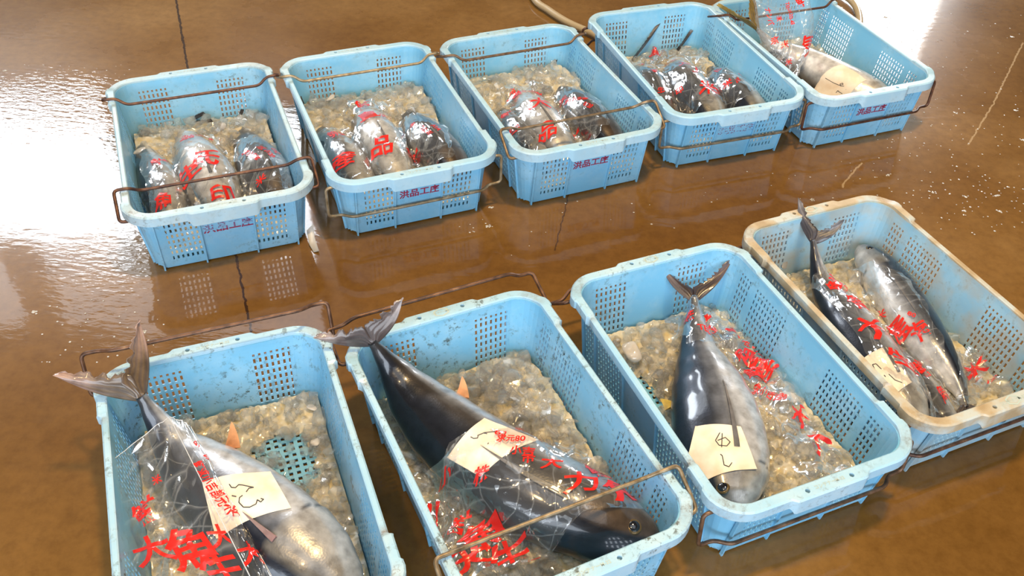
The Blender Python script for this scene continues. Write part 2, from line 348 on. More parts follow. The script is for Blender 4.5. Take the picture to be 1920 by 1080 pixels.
# wall ahead: three high window bays on one side and a tall opening on the other
WB = [(-7.6, -4.2), (-2.85, -2.25)]      # bright lower panes
WD = [(-7.6, -5.95), (-5.55, -2.25)]     # frosted upper panes
bx = [(-8, 8, 8, 8.2, 7.0, TOP+.2), (-8, -7.6, 8, 8.2, 0, 7), (-5.95, -5.55, 8, 8.2, 5.6, 7), (-4.2, -2.85, 8, 8.2, 0, 5.6), (-2.25, 2.72, 8, 8.2, 0, 7), (3.68, 8, 8, 8.2, 0, 7),
      (2.72, 3.68, 8, 8.2, 2.95, 7)]
for a, b in WB: bx.append((a, b, 8, 8.2, 0, 3.6))
struct('wall_front', *multi(bx), M_WALL)
k = 1
for a, b in WB:
    struct('window_%d' % k, [(a, 8.1, 3.6), (b, 8.1, 3.6), (b, 8.1, 5.6), (a, 8.1, 5.6)], [(0, 1, 2, 3)], glow('daylight_pane', (.86, .93, 1), WIN_FRONT)); k += 1
for a, b in WD:
    struct('window_%d' % k, [(a, 8.12, 5.6), (b, 8.12, 5.6), (b, 8.12, 7.0), (a, 8.12, 7.0)], [(0, 1, 2, 3)], glow('daylight_frosted', (.9, .95, 1), WIN_DIM)); k += 1
struct('window_%d' % k, [(2.72, 8.1, .2), (3.68, 8.1, .2), (3.68, 8.1, 2.95), (2.72, 8.1, 2.95)], [(0, 1, 2, 3)], glow('daylight_door', (.9, .95, 1), WIN_FRONT)); k += 1
struct('wall_left', *boxv(-8.2, -8, -5, 8.2, 0, TOP+.2), M_WALL)
struct('wall_right', *boxv(8, 8.2, -5, 8.2, 0, TOP+.2), M_WALL)
struct('wall_back', *multi([(-8, 8, -5.2, -5, 0, 1.0), (-8, 8, -5.2, -5, 4.6, TOP+.2), (-8, -6, -5.2, -5, 1, 4.6), (6, 8, -5.2, -5, 1, 4.6)]), M_WALL)
struct('window_%d' % k, [(-6, -5.1, 1), (6, -5.1, 1), (6, -5.1, 4.6), (-6, -5.1, 4.6)], [(3, 2, 1, 0)], glow('daylight_rear', (.80, .90, 1), WIN_REAR)); k += 1
struct('window_%d' % k, [(-3.5, -3.2, TOP+.05), (3.5, -3.2, TOP+.05), (3.5, 1, TOP+.05), (-3.5, 1, TOP+.05)], [(3, 2, 1, 0)], glow('ceiling_fill', (.86, .93, 1), CEIL_FILL)); k += 1  # unseen glowing roof panel, added for soft overhead fill
# ------------------------------------------------------------------ crate
CR = {'A': (-.7597, 1.8771, .4106), 'B': (-.3529, 2.0432, .4286), 'C': (.0581, 2.2068, .4363), 'D': (.4670, 2.4120, .3740), 'E': (.8567, 2.5498, .4069),
      'F': (-.4246, .8971, .4016), 'G': (.0066, 1.0300, .4828), 'H': (.4148, 1.2207, .4371), 'I': (.7935, 1.4296, .4412)}
HH = .1758
def w2(c, x, y, z=0):
    X, Y, T = CR[c]; return Vector((X+x*math.cos(T)-y*math.sin(T), Y+x*math.sin(T)+y*math.cos(T), z))
def l2(c, P):
    X, Y, T = CR[c]; dx, dy = P.x-X, P.y-Y; return (dx*math.cos(T)+dy*math.sin(T), -dx*math.sin(T)+dy*math.cos(T))
def dims(z):
    t = max(0, min(1, z/.166)); return .170+.020*t, .2705+.0195*t, .040+.014*t     # outer half x, half y, corner radius
def slots(centres, w_):
    r = []
    for c in centres: r += [(c-w_/2, c+w_/2)]
    return r
def crate_body():
    V, Fc, idx = [], [], {}
    def vid(p):
        k_ = (round(p[0], 5), round(p[1], 5), round(p[2], 5))
        if k_ not in idx: idx[k_] = len(V); V.append(p)
        return idx[k_]
    rows = [(.026+.0163*i, .026+.0163*i+.0112) for i in range(7)] + [(.1401, .1461)]
    zl = [.006]
    for a, b in rows: zl += [a, b]
    zl += [.160, .170]
    zrow = set(range(1, 2*len(rows), 2))
    scol = slots([s*(.0665+.0110*i) for s in (-1, 1) for i in range(9)], .0046)
    lcol = slots([s*(.072+.0108*i) for s in (-1, 1) for i in range(10)] + [s*(.196+.0098*i) for s in (-1, 1) for i in range(4)], .0046)
    def side(cols, axis, sgn):
        hx, hy, r = dims(.17); half = (hx if axis == 0 else hy)-r
        cols = sorted(cols); ls = [-half]; sl = set()
        for a, b in cols:
            sl.add(len(ls)); ls += [a, b]
        ls.append(half)
        def P(s, z):
            hx, hy, r = dims(z); h2 = (hx if axis == 0 else hy)-r; s = s*h2/half
            return (s, sgn*hy, z) if axis == 0 else (sgn*hx, s, z)
        for i in range(len(ls)-1):
            for j in range(len(zl)-1):
                if i in sl and j in zrow: continue
                q = [vid(P(ls[i], zl[j])), vid(P(ls[i+1], zl[j])), vid(P(ls[i+1], zl[j+1])), vid(P(ls[i], zl[j+1]))]
                if (sgn > 0) == (axis == 0): q = q[::-1]
                Fc.append(tuple(q))
    for s in (-1, 1): side(scol, 0, s); side(lcol, 1, s)
    for sx in (-1, 1):
        for sy in (-1, 1):
            n = 7
            def P(i, z):
                hx, hy, r = dims(z); a = math.pi/2*i/n; return (sx*(hx-r+r*math.cos(a)), sy*(hy-r+r*math.sin(a)), z)
            for i in range(n):
                for j in range(len(zl)-1):
                    q = [vid(P(i, zl[j])), vid(P(i+1, zl[j])), vid(P(i+1, zl[j+1])), vid(P(i, zl[j+1]))]
                    if sx*sy < 0: q = q[::-1]
                    Fc.append(tuple(q))
    # base plate with square holes
    hx, hy, r = dims(0); n0 = len(V)
    nx, ny = 23, 37; px_, py_ = (2*hx-.012)/nx, (2*hy-.012)/ny
    def lines(n, p):
        l = [-n*p/2]
        for i in range(n): c = -n*p/2+(i+.5)*p; l += [c-p*.245, c+p*.245]
        return l+[n*p/2]
    lx, ly = lines(nx, px_), lines(ny, py_)
    lx = [-hx+.001]+lx+[hx-.001]; ly = [-hy+.001]+ly+[hy-.001]
    for i in range(len(lx)-1):
        for j in range(len(ly)-1):
            if 1 < i < len(lx)-2 and 1 < j < len(ly)-2 and i % 2 == 0 and j % 2 == 0: continue
            cx, cy = (lx[i]+lx[i+1])/2, (ly[j]+ly[j+1])/2
            if abs(cx) > hx-r and abs(cy) > hy-r and math.hypot(abs(cx)-hx+r, abs(cy)-hy+r) > r: continue
            Fc.append(tuple(vid((x, y, .0062)) for x, y in ((lx[i], ly[j]), (lx[i+1], ly[j]), (lx[i+1], ly[j+1]), (lx[i], ly[j+1]))))
    me = bpy.data.meshes.new('crate_body'); me.from_pydata(V, [], Fc); me.update()
    o = bpy.data.objects.new('tmp', me); COL.objects.link(o)
    s = o.modifiers.new('s', 'SOLIDIFY'); s.thickness = .0026; s.offset = -1
    dg = bpy.context.evaluated_depsgraph_get(); m2 = bpy.data.meshes.new_from_object(o.evaluated_get(dg))
    bpy.data.objects.remove(o)
    bm = bmesh.new(); bm.from_mesh(m2)
    def bar(p0, p1, w_, d_, nrm):            # a rib from p0 (low) to p1 (high)
        p0, p1, nrm = Vector(p0), Vector(p1), Vector(nrm); t = (p1-p0).normalized(); s_ = t.cross(nrm).normalized()
        vs = [bm.verts.new(p+s_*a*w_/2+nrm*b*d_) for p in (p0, p1) for a, b in ((-1, -.4), (1, -.4), (1, 1), (-1, 1))]
        for q in ((0, 1, 2, 3), (7, 6, 5, 4), (0, 4, 5, 1), (1, 5, 6, 2), (2, 6, 7, 3), (3, 7, 4, 0)): bm.faces.new([vs[i] for i in q])
    for sy in (-1, 1):
        for x in (-.154, -.059, .059, .154):
            k_ = (dims(0)[0]-dims(0)[2])/(dims(.17)[0]-dims(.17)[2]); k_ = 1 if abs(x) < .1 else 1.0
            bar((x*.985, sy*dims(0)[1], 0), (x, sy*dims(.165)[1], .165), .0036, .0045, (0, sy, 0))
    for sx in (-1, 1):
        for y in (-.235, -.182, -.063, .063, .182, .235):
            bar((sx*dims(0)[0], y, 0), (sx*dims(.165)[0], y, .165), .0036, .004, (sx, 0, 0))
    bm.to_mesh(m2); bm.free(); m2.materials.clear(); m2.materials.append(M_BODY); m2.name = 'crate_body'
    return m2
def sstep(a, b, x):
    t = max(0, min(1, (x-a)/(b-a))); return t*t*(3-2*t)
def crate_rim():
    hx, hy, r = .1875, .2895, .050
    S = []      # (point, normal)
    def lin(a, b, n): return [a+(b-a)*i/n for i in range(n)]
    for x in lin(-hx+r, hx-r, 70): S.append(((x, -hy), (0, -1)))
    for i in range(10):
        a = -math.pi/2+math.pi/2*i/10; S.append(((hx-r+r*math.cos(a), -hy+r+r*math.sin(a)), (math.cos(a), math.sin(a))))
    for y in lin(-hy+r, hy-r, 150): S.append(((hx, y), (1, 0)))
    for i in range(10):
        a = math.pi/2*i/10; S.append(((hx-r+r*math.cos(a), hy-r+r*math.sin(a)), (math.cos(a), math.sin(a))))
    for x in lin(hx-r, -hx+r, 70): S.append(((x, hy), (0, 1)))
    for i in range(10):
        a = math.pi/2+math.pi/2*i/10; S.append(((-hx+r+r*math.cos(a), hy-r+r*math.sin(a)), (math.cos(a), math.sin(a))))
    for y in lin(hy-r, -hy+r, 150): S.append(((-hx, y), (-1, 0)))
    for i in range(10):
        a = math.pi+math.pi/2*i/10; S.append(((-hx+r+r*math.cos(a), -hy+r+r*math.sin(a)), (math.cos(a), math.sin(a))))
    V, Fc, rust = [], [], []; n = len(S); K = 8
    for (px, py), (nx, ny) in S:
        ax, ay = abs(px), abs(py); w_, dz, lip, ru = .0205, 0, .024, .0
        if ny and abs(ny) == 1: w_ += .0075*(1-sstep(.068, .080, ax)); lip += .012*(1-sstep(.068, .078, ax))
        if abs(nx) == 1:
            w_ = .0205-.0085*(1-sstep(.186, .194, ay))
            if .194 < ay < .2395: w_ = .0175
            dz = .0035*sstep(.188, .194, ay); lip = .020
            ru = max(0, 1-abs(ay-.183)/.012)
        if ay > .2395 and ax > hx-.03:
            w_ = .0205+.0025*max(0, 1-abs(ay-.252)/.011); dz = .0035*(1-sstep(.250, .262, ay))
            ru = max(ru, .75*max(0, 1-abs(ay-.268)/.03))
        z = HH+dz
        prof = [(-.0005, z-.030), (0, z-.002), (.002, z), (w_-.003, z), (w_, z-.003), (w_, z-lip), (w_-.0026, z-lip), (w_-.0026, z-.006)]
        prof[7] = (w_-.0030, z-.005); 
        for k_, (o_, zz) in enumerate(prof):
            V.append((px+nx*o_, py+ny*o_, zz)); rust.append(ru if k_ in (2, 3, 4, 5) else ru*.5)
        # inside under the top: close back to the wall
    for i in range(n):
        j = (i+1) % n
        for k_ in range(K-1): Fc.append((i*K+k_, j*K+k_, j*K+k_+1, i*K+k_+1))
        Fc.append((i*K+K-1, j*K+K-1, j*K, i*K))
    me = bpy.data.meshes.new('crate_rim'); me.from_pydata(V, [], Fc); me.update()
    at_ = me.attributes.new('rust', 'FLOAT', 'POINT'); at_.data.foreach_set('value', rust)
    o = bpy.data.objects.new('tmp', me); COL.objects.link(o)
    bm = bmesh.new()
    for sx in (-1, 1):
        for sy in (-1, 1):
            bmesh.ops.create_cone(bm, cap_ends=True, segments=20, radius1=.0042, radius2=.0042, depth=.016, matrix=Matrix.Translation((sx*.0448, sy*.304, HH)))
    cm = bpy.data.meshes.new('c'); bm.to_mesh(cm); bm.free(); co = bpy.data.objects.new('c', cm); COL.objects.link(co)
    b = o.modifiers.new('b', 'BOOLEAN'); b.object = co; b.operation = 'DIFFERENCE'; b.solver = 'EXACT'
    dg = bpy.context.evaluated_depsgraph_get(); m2 = bpy.data.meshes.new_from_object(o.evaluated_get(dg))
    bpy.data.objects.remove(o); bpy.data.objects.remove(co)
    m2.materials.clear(); m2.materials.append(M_RIM); m2.name = 'crate_rim'
    m2.polygons.foreach_set('use_smooth', [True]*len(m2.polygons))
    try: m2.set_sharp_from_angle(angle=.6)
    except Exception: pass
    return m2
BODY, RIM = crate_body(), crate_rim()
def bail_mesh(sy, phi, wig=0):
    """wire bail on the short end sy; phi = degrees of swing from lying flat inwards, over the top, to outwards and down"""
    p = math.radians(phi); leg = Vector((0, -sy*math.cos(p), math.sin(p))); e = Vector((0, -sy*math.sin(p), -math.cos(p)))
    Lg, J = .079, .019; X, x1, x0 = .2165, .186, .163
    py, pz = sy*.268, HH-.026
    def P(x, l, j): return Vector((x, py, pz))+leg*l+e*j
    pts = [P(-X+.022, 0, 0), P(-X, 0, 0), P(-X, Lg, 0), P(-x1, Lg, 0), P(-x0, Lg, J), P(x0, Lg, J), P(x1, Lg, 0), P(X, Lg, 0), P(X, 0, 0), P(X-.022, 0, 0)]
    V, Fc = tube(fillet(pts, .011), .0037)
    return V, Fc
BAILS = {'A': [(-1, 27, 0), (1, 27, 0)], 'B': [(-1, 268, .9), (1, 27, .9)], 'C': [(-1, 33, .55), (1, 27, .25)], 'D': [(-1, 267, .7), (1, 250, 0)], 'E': [(-1, 266, 0), (1, 27, 0)],
         'F': [(-1, 265, 0), (1, 118, .08)], 'G': [(-1, 29, .8), (1, 163, .08)], 'H': [(-1, 264, .2), (1, 222, .05)], 'I': [(-1, 266, .05), (1, 262, 0)]}
LBL = {'A': 'light blue fish crate with half-faded red stamp, both rusty handles folded inward',
       'B': 'light blue fish crate with a silvery wire handle hanging under its crisp red stamp',
       'C': 'light blue fish crate with clear red stamp and both handles lying across its top',
       'D': 'light blue fish crate holding foil-bright bags, its stamp nearly washed out',
       'E': 'light blue fish crate holding a tall upright bag, beside the pale hose',
       'F': 'light blue speckled fish crate whose largest fish is tagged 5.3',
       'G': 'light blue fish crate holding the dark big-eyed fish and heaped ice',
       'H': 'light blue fish crate holding the fish tagged 4.2 beside a long crumpled bag',
       'I': 'fish crate with a yellowed brown-stained rim holding fish under red printed bags'}
OCOL = {'A': (.12, .5, 0, .8), 'B': (.03, .35, 0, .35), 'C': (.04, .35, 0, .5), 'D': (.0, .25, 0, .35), 'E': (.03, .3, 0, .45), 'F': (.03, .9, 0, 1.5), 'G': (.02, .8, 0, 1.4), 'H': (.0, .7, 0, .7), 'I': (.75, 1.0, 0, .8)}
STAMP = {'A': 'faded', 'B': 1, 'C': 1, 'E': 1, 'D': 'ghost'}
M_STAMPF = plain('red_stamp_faded', (.22, .10, .20), .5)
M_EMB = plain('embossed_plastic', (.42, .50, .46), .45)
def text_obj(name, txt, size, place, mat, parent, cell=.3, asp=1.0, keep=None):
    V2, Fc = glyph(txt, cell)
    if keep: Fc = [f for f in Fc if keep(sum(V2[i][0] for i in f)/len(f), sum(V2[i][1] for i in f)/len(f))]
    me = bpy.data.meshes.new(name); me.from_pydata([place(x*size*asp, y*size) for x, y in V2], [], Fc); me.update(); me.materials.append(mat)
    o = bpy.data.objects.new(name, me); COL.objects.link(o); o.parent = parent; return o
proto = None
CRATE = {}
for c in 'ABCDEFGHI':
    X, Y, T = CR[c]
    if proto is None:
        root = empty('fish_crate', (X, Y, 0), T); proto = root
        b_ = bpy.data.objects.new('body', BODY); COL.objects.link(b_); b_.parent = root
        r_ = bpy.data.objects.new('rim', RIM); COL.objects.link(r_); r_.parent = root
    else:
        root = proto.copy(); COL.objects.link(root); root.location = (X, Y, 0); root.rotation_euler = (0, 0, T)
        b_ = PB.copy(); COL.objects.link(b_); b_.parent = root
        r_ = PR.copy(); COL.objects.link(r_); r_.parent = root
    if proto is root: PB, PR = b_, r_
    CRATE[c] = root
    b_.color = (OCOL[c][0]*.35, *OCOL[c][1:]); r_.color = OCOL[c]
    tag(root, LBL[c], 'crate', 'blue fish crates in two rows on the wet floor')
    for sy, phi, shiny in BAILS[c]:
        V, Fc = bail_mesh(sy, phi)
        o = mesh('wire_handle', V, Fc, M_WIRE, root, org=(0, 0, 0)); o.color = (1, 1, 1, shiny)
    def place(u, v):      # on the near short wall; the stamp sits just below the lip
        z = .101+v; hy = dims(z)[1]; return (.002+u, -hy-.0008, z)
    if c in STAMP:
        kp = None
        if STAMP[c] == 'faded':
            text_obj('stamp', '洪品工庄', .028, place, M_STAMP, root, .12, 1.0, lambda x, y: y < -.27)
            text_obj('stamp', '洪品工庄', .028, place, M_STAMPF, root, .12, 1.0, lambda x, y: y >= -.27 and noise.noise(Vector((x*9, y*9, 1))) > -.02)
        elif STAMP[c] == 'ghost':
            text_obj('stamp', '洪品工庄', .028, place, M_STAMPF, root, .12, 1.0, lambda x, y: noise.noise(Vector((x*9, y*9, 3))) > .12)
        else: text_obj('stamp', '洪品工庄', .025, place, M_STAMP, root)
    for sy in (-1, 1):
        def pl(u, v, sy=sy): return (u, sy*.303+v, HH+.0004)
        if (c in 'GH' and sy > 0) or c == 'I': text_obj('moulded_mark', '⬡', .026, pl, M_EMB, root, .5, 1.5)
        text_obj('moulded_mark', 'コンテナーM-32' if c not in 'E' else 'ND', .0085 if c not in 'GHI' or sy < 0 else .0055, pl, M_EMB, root, .5)
# ------------------------------------------------------------------ fish
CONT = {c: [] for c in CR}       # what lies in each crate, for things draped over it
def inside(c, p, m=.0036):
    """press a point back inside the crate's walls and above its bottom"""
    if p.z > .175: return p
    x, y = l2(c, p); hx, hy, r = dims(max(0, p.z)); x = max(-hx+m, min(hx-m, x)); y = max(-hy+m, min(hy-m, y))
    q = w2(c, x, y, max(p.z, .0095)); return q
def add_cont(c, V, Fc): CONT[c].append(([Vector(v) for v in V], Fc))
def bvh(c):
    V, Fc = [], []
    for v, f in CONT[c]:
        o = len(V); V += v; Fc += [tuple(i+o for i in q) for q in f]
    return BVHTree.FromPolygons(V, Fc)
def spline(P, t):
    n = len(P)-1; x = max(0, min(n-1e-6, t*n)); i = int(x); f = x-i
    p0, p1, p2, p3 = P[max(i-1, 0)], P[i], P[i+1], P[min(i+2, n)]
    return .5*((2*p1)+(p2-p0)*f+(2*p0-5*p1+4*p2-p3)*f*f+(3*p1-p0-3*p2+p3)*f**3)
PROF = [(0, .07), (.02, .20), (.06, .42), (.12, .64), (.2, .85), (.3, .98), (.4, 1), (.5, .95), (.6, .83), (.7, .64), (.8, .42), (.9, .22), (.96, .13), (1, .11)]
def prof(u, P=PROF):
    for (a, x), (b, y) in zip(P, P[1:]):
        if u <= b:
            t = (u-a)/(b-a); t = t*t*(3-2*t)*.35+t*.65; return x+(y-x)*t
    return P[-1][1]
def lerp(a, b, t): return tuple(x+(y-x)*t for x, y in zip(a, b))
class Fish:
    def __init__(s, c, pts, a, b, roll=0, dors=-1, skin='tuna', label='', ug=.225, group=None, name='fish', seg=40, ring=90, u0=0.0):
        s.ug = ug; s.c, s.P, s.a, s.b, s.roll, s.dors, s.skin = c, [Vector(p) for p in pts], a, b, roll, dors, skin
        s.root = tag(empty(name, s.P[len(s.P)//2]), label, 'fish', group)
        V, Fc, cols = [], [], []
        s.u0 = u0
        for i in range(ring):
            u = u0+(1-u0)*i/(ring-1)
            for k in range(seg):
                th = 2*math.pi*k/seg; V.append(inside(c, s.surf(u, th))); cols.append(s.color(u, th))
        for i in range(ring-1):
            for k in range(seg):
                p, q = i*seg+k, i*seg+(k+1) % seg; Fc.append((p, q, q+seg, p+seg))
        Fc.append(tuple(range(seg))); Fc.append(tuple((ring-1)*seg+k for k in range(seg))[::-1])
        s.body = mesh('body', V, Fc, M_FISH, s.root, cols=cols); add_cont(c, V, Fc)
    def frame(s, u):
        p = spline(s.P, u); e = .01; t = (spline(s.P, min(1, u+e))-spline(s.P, max(0, u-e))).normalized()   # towards the tail
        n = Vector((0, 0, 1)); n = (n-t*n.dot(t)).normalized(); d = n.cross(t).normalized()
        if d.x*s.dors < 0: d = -d
        r = math.radians(s.roll); d2 = d*math.cos(r)+n*math.sin(r); n2 = n*math.cos(r)-d*math.sin(r)
        f = prof(u); return p, t, d2, n2, s.a*f, s.b*prof(u)**.9*(1 if u < .9 else 1)
    def surf(s, u, th, off=0):
        p, t, d, n, a, b = s.frame(u); cs, sn = math.cos(th), math.sin(th)
        k = 1.0
        ug = s.ug+.035*(1-cs*cs)
        k += .028*(1-sstep(ug-.006, ug+.002, u))*sstep(.05, .12, u)
        if u < .09 and abs(cs+.18) < .16 and abs(sn) > .2: k -= .06*(1-abs(cs+.18)/.16)*(1-u/.09)   # mouth line
        sq = 1+.05*math.cos(2*th)
        return p+d*(cs*(a*k+off)*sq)+n*(sn*(b*k+off))
    def color(s, u, th):
        c = math.cos(th); z = noise.noise(Vector((u*14, math.cos(th)*2, math.sin(th)*2+hash(s.c) % 7*0)))
        if s.skin == 'dark':
            back, mid, bel = (.010, .012, .020), (.050, .040, .032), (.42, .43, .46); t0, t1 = -.85, .05
        elif s.skin == 'pale':
            back, mid, bel = (.06, .06, .07), (.45, .44, .44), (.74, .72, .70); t0, t1 = .2, .95
        elif s.skin == 'silver':
            back, mid, bel = (.012, .016, .030), (.16, .17, .20), (.60, .61, .64); t0, t1 = -.6, .32
        elif s.skin == 'stripe':
            back, mid, bel = (.012, .018, .035), (.16, .18, .21), (.62, .62, .62); t0, t1 = -.25, .5
        else:
            back, mid, bel = (.012, .016, .030), (.22, .23, .26), (.60, .60, .62); t0, t1 = -.3, .5
        x = c+z*.14; col = lerp(bel, mid, sstep(t0, (t0+t1)/2, x)); col = lerp(col, back, sstep((t0+t1)/2, t1, x))
        if s.skin == 'stripe' and c < .35:
            q = math.sin((c*9+u*.8+z*.35)*2.6); col = lerp(col, (.035, .035, .04), .8*sstep(.25, .6, q)*sstep(.22, .34, u))
        if u < s.ug+.015:
            ug = s.ug+.035*(1-c*c); head = (.16, .105, .06) if s.skin == 'dark' else (.34, .31, .26)
            col = lerp(col, head, .45*(1-sstep(ug-.03, ug, u))) if c < .45 else col
            if abs(u-ug) < .006: col = lerp(col, (.02, .015, .015), .75)
        if u > .86: col = lerp(col, (.05, .045, .045), sstep(.86, .97, u)*.6)
        return col
    def eye(s, u=.10, th=math.pi/2, r=.011):
        p, t, d, n, a, b = s.frame(u); q = s.surf(u, th); nn = (q-s.surf(u, th, -.01)).normalized()
        for nm, rr, off, mat, fl in (('eye_ring', r, -.001, M_IRIS, .35), ('pupil', r*.78, .0004, M_EYE, .42)):
            V, Fc = [], []; m = 8; g = 20; tt = nn.orthogonal().normalized(); bb = nn.cross(tt)
            for i in range(m+1):
                al = math.pi/2*i/m
                for k in range(g):
                    be = 2*math.pi*k/g; V.append(q+nn*(off+rr*fl*math.sin(al)-.0005)+(tt*math.cos(be)+bb*math.sin(be))*rr*math.cos(al)*.999+nn*0)
            for i in range(m):
                for k in range(g): Fc.append((i*g+k, i*g+(k+1) % g, (i+1)*g+(k+1) % g, (i+1)*g+k))
            mesh(nm, V, Fc, mat, s.root)
    def tail(s, tips, chord=.034, col=((.05, .042, .045), (.30, .25, .24)), bow=.010, yellow=0):
        p, t, d, n, a, b = s.frame(1.0); V, Fc, cols = [], [], []; rnd = random.Random(len(tips)+int(s.P[0].x*1000))
        base = p-t*.006
        for tip in tips:
            tip = Vector(tip); ax = (tip-base); L = ax.length; axn = ax.normalized()
            back = (t-axn*t.dot(axn)).normalized(); nn = axn.cross(back).normalized()
            I, J = 30, 16; o = len(V)
            fray = [rnd.uniform(-1, 1) for _ in range(J+1)]
            for side in (1, -1):
                for i in range(I+1):
                    x = i/I
                    for j in range(J+1):
                        y = j/J; ch = chord*(1-x)**.6*(.30+.70*sstep(0, .25, x))*(1+.15*math.sin(x*3)) + .0015
                        lead = base+axn*(L*x*(1-.06*abs(y-.3)*(x**6)*(1+fray[j])))+back*(-bow*math.sin(math.pi*x))-back*.006*(1-x)
                        q = lead+back*(ch*y*(1-.42*y**3*abs(noise.noise(Vector((x*19, s.P[0].x*9, 2))))*2*sstep(.12, .5, x)))
                        ray_ = math.sin(y*J*1.9+x*2)
                        th_ = (.0042*(1-x)**1.2+.0006)*(1-abs(2*y-1)**2.2*.8)
                        q = q+nn*side*(th_*(1+.12*ray_))+nn*.004*math.sin(y*5+x*4)*x
                        V.append(q)
                        k = sstep(.35, .95, x+.15*noise.noise(Vector((y*7, x*2, s.P[0].x))))
                        c_ = lerp(col[0], col[1], k*(.75+.2*ray_)); c_ = lerp(c_, (.10, .05, .04), .18*max(0, ray_))
                        if yellow: c_ = lerp(c_, (.50, .30, .02), yellow*(.6+.4*ray_))
                        cols.append(c_)
            n1 = (I+1)*(J+1)
            for sd in (0, 1):
                for i in range(I):
                    for j in range(J):
                        q = [o+sd*n1+i*(J+1)+j, o+sd*n1+i*(J+1)+j+1, o+sd*n1+(i+1)*(J+1)+j+1, o+sd*n1+(i+1)*(J+1)+j]
                        Fc.append(tuple(q if sd == 0 else q[::-1]))
            for i in range(I):
                for j in (0, J):
                    q = (o+i*(J+1)+j, o+(i+1)*(J+1)+j, o+n1+(i+1)*(J+1)+j, o+n1+i*(J+1)+j); Fc.append(q if j == 0 else q[::-1])
        ob = mesh('tail_fin', V, Fc, M_FIN, s.root, cols=cols); return ob
    def fin(s, name, u, th, length, width, sweep, lift=.3, col=(.05, .05, .06), tipc=None):
        """a blade fin: root runs along the body from u; sweep -> how far towards the tail the tip lies"""
        V, Fc, cols = [], [], []; q0 = s.surf(u, th, -.002); p, t, d, n, a, b = s.frame(u); out = (q0-p).normalized()
        I, J = 14, 8; ax = (t*sweep+out*lift).normalized(); nn = ax.cross(out if abs(ax.dot(out)) < .8 else d).normalized(); wv = t if abs(ax.dot(t)) < .8 else nn.cross(ax).normalized()
        wv = (wv-ax*wv.dot(ax)).normalized(); nn = ax.cross(wv).normalized()
        for side in (1, -1):
            for i in range(I+1):
                x = i/I
                for j in range(J+1):
                    y = j/J-.5; wd = width*(1-x)**.7*(1-.1*x)+.0006
                    V.append(q0+ax*length*x+wv*(wd*y+width*.25*x*x)+nn*side*(.0018*(1-x)+.0004)*(1-(2*y)**2*.8)*(1+.3*math.sin(j*3.)))
                    cols.append(lerp(col, tipc or col, x))
        n1 = (I+1)*(J+1)
        for sd in (0, 1):
            for i in range(I):
                for j in range(J):
                    q = [sd*n1+i*(J+1)+j, sd*n1+i*(J+1)+j+1, sd*n1+(i+1)*(J+1)+j+1, sd*n1+(i+1)*(J+1)+j]; Fc.append(tuple(q if sd == 0 else q[::-1]))
        return mesh(name, V, Fc, M_FIN, s.root, cols=cols)
    def pect(s, u, th, du, wid, col=(.07, .07, .08)):
        """pectoral fin lying back along the flank"""
        V, Fc, cols = [], [], []; I, J = 20, 6
        for off0, off1 in ((.0035, .0035), (.0008, .0008)):
            for i in range(I+1):
                x = i/I
                for j in range(J+1):
                    y = j/J-.5; V.append(s.surf(u+du*x, th+wid*y*(1-x)**.8*2+.35*x*wid, off0+.0012*math.sin(j*3))); cols.append(lerp(col, (.25, .22, .2), x*.5))
        n1 = (I+1)*(J+1)
        for i in range(I):
            for j in range(J):
                q = (i*(J+1)+j, i*(J+1)+j+1, (i+1)*(J+1)+j+1, (i+1)*(J+1)+j); Fc.append(q); Fc.append(tuple(n1+k for k in q[::-1]))
        return mesh('pectoral_fin', V, Fc, M_FIN, s.root, cols=cols)

def P_(l): return [at(*p) for p in l]
# front row, big fish (control points run snout -> tail)
f1 = Fish('F', P_([(672, 1150, .062), (590, 1068, .080), (495, 990, .086), (395, 905, .088), (325, 832, .112), (264, 742, .192)]), .082, .064, roll=-14, skin='silver', ug=.30,
          label='largest silver-bellied fish, tail over the crate corner, tag 5.3 on its side', group='tagged fish of the front row')
f1.tail([at(100, 703, .235), at(262, 598, .275)], .052, ((.07, .05, .045), (.42, .28, .26)), yellow=.12)
f1.pect(.30, 1.45, .12, .07, (.22, .13, .13)); f1.eye(.1, 1.3, .012)
f1.fin('anal_fin', .63, math.pi-.1, .05, .028, .55, .6, (.50, .20, .08), (.55, .30, .15))
f2 = Fish('G', P_([(1240, 1012, .055), (1150, 988, .068), (1010, 925, .082), (890, 850, .084), (795, 765, .092), (738, 695, .135), (697, 640, .200)]), .080, .062, roll=-12, skin='dark',
          label='dark bronze fish with a big ringed eye and its tail over the rim', group='tagged fish of the front row')
f2.tail([at(588, 632, .21), at(757, 558, .265)], .050, ((.06, .045, .045), (.36, .28, .26)))
f2.eye(.125, 1.45, .0135); f2.pect(.27, 1.5, .2, .09, (.02, .02, .02))
f2.fin('anal_fin', .62, math.pi-.05, .045, .026, .5, .6, (.50, .22, .10), (.6, .35, .2))
f3 = Fish('H', P_([(1368, 960, .046), (1362, 900, .056), (1347, 810, .062), (1328, 725, .064), (1308, 650, .070), (1300, 560, .105)]), .083, .056, roll=-10, skin='silver',
          label='plump silver fish with blue-black back and tag marked 4.2 over its gills', group='tagged fish of the front row')
f3.tail([at(1238, 497, .145), at(1372, 488, .15)], .034, ((.035, .022, .022), (.13, .09, .09)))
f3.eye(.115, 1.35, .0125); f3.pect(.27, 1.85, .28, .07, (.10, .10, .11)); f3.fin('dorsal_fin', .52, .05, .03, .03, .7, .3, (.45, .32, .05))
f4 = Fish('I', P_([(1722, 835, .040), (1690, 760, .056), (1635, 670, .066), (1580, 590, .068), (1540, 530, .078), (1524, 450, .140)]), .056, .046, roll=-8, skin='silver',
          label='slender grey fish with upright forked tail and a tag marked 7.2', group='tagged fish of the front row')
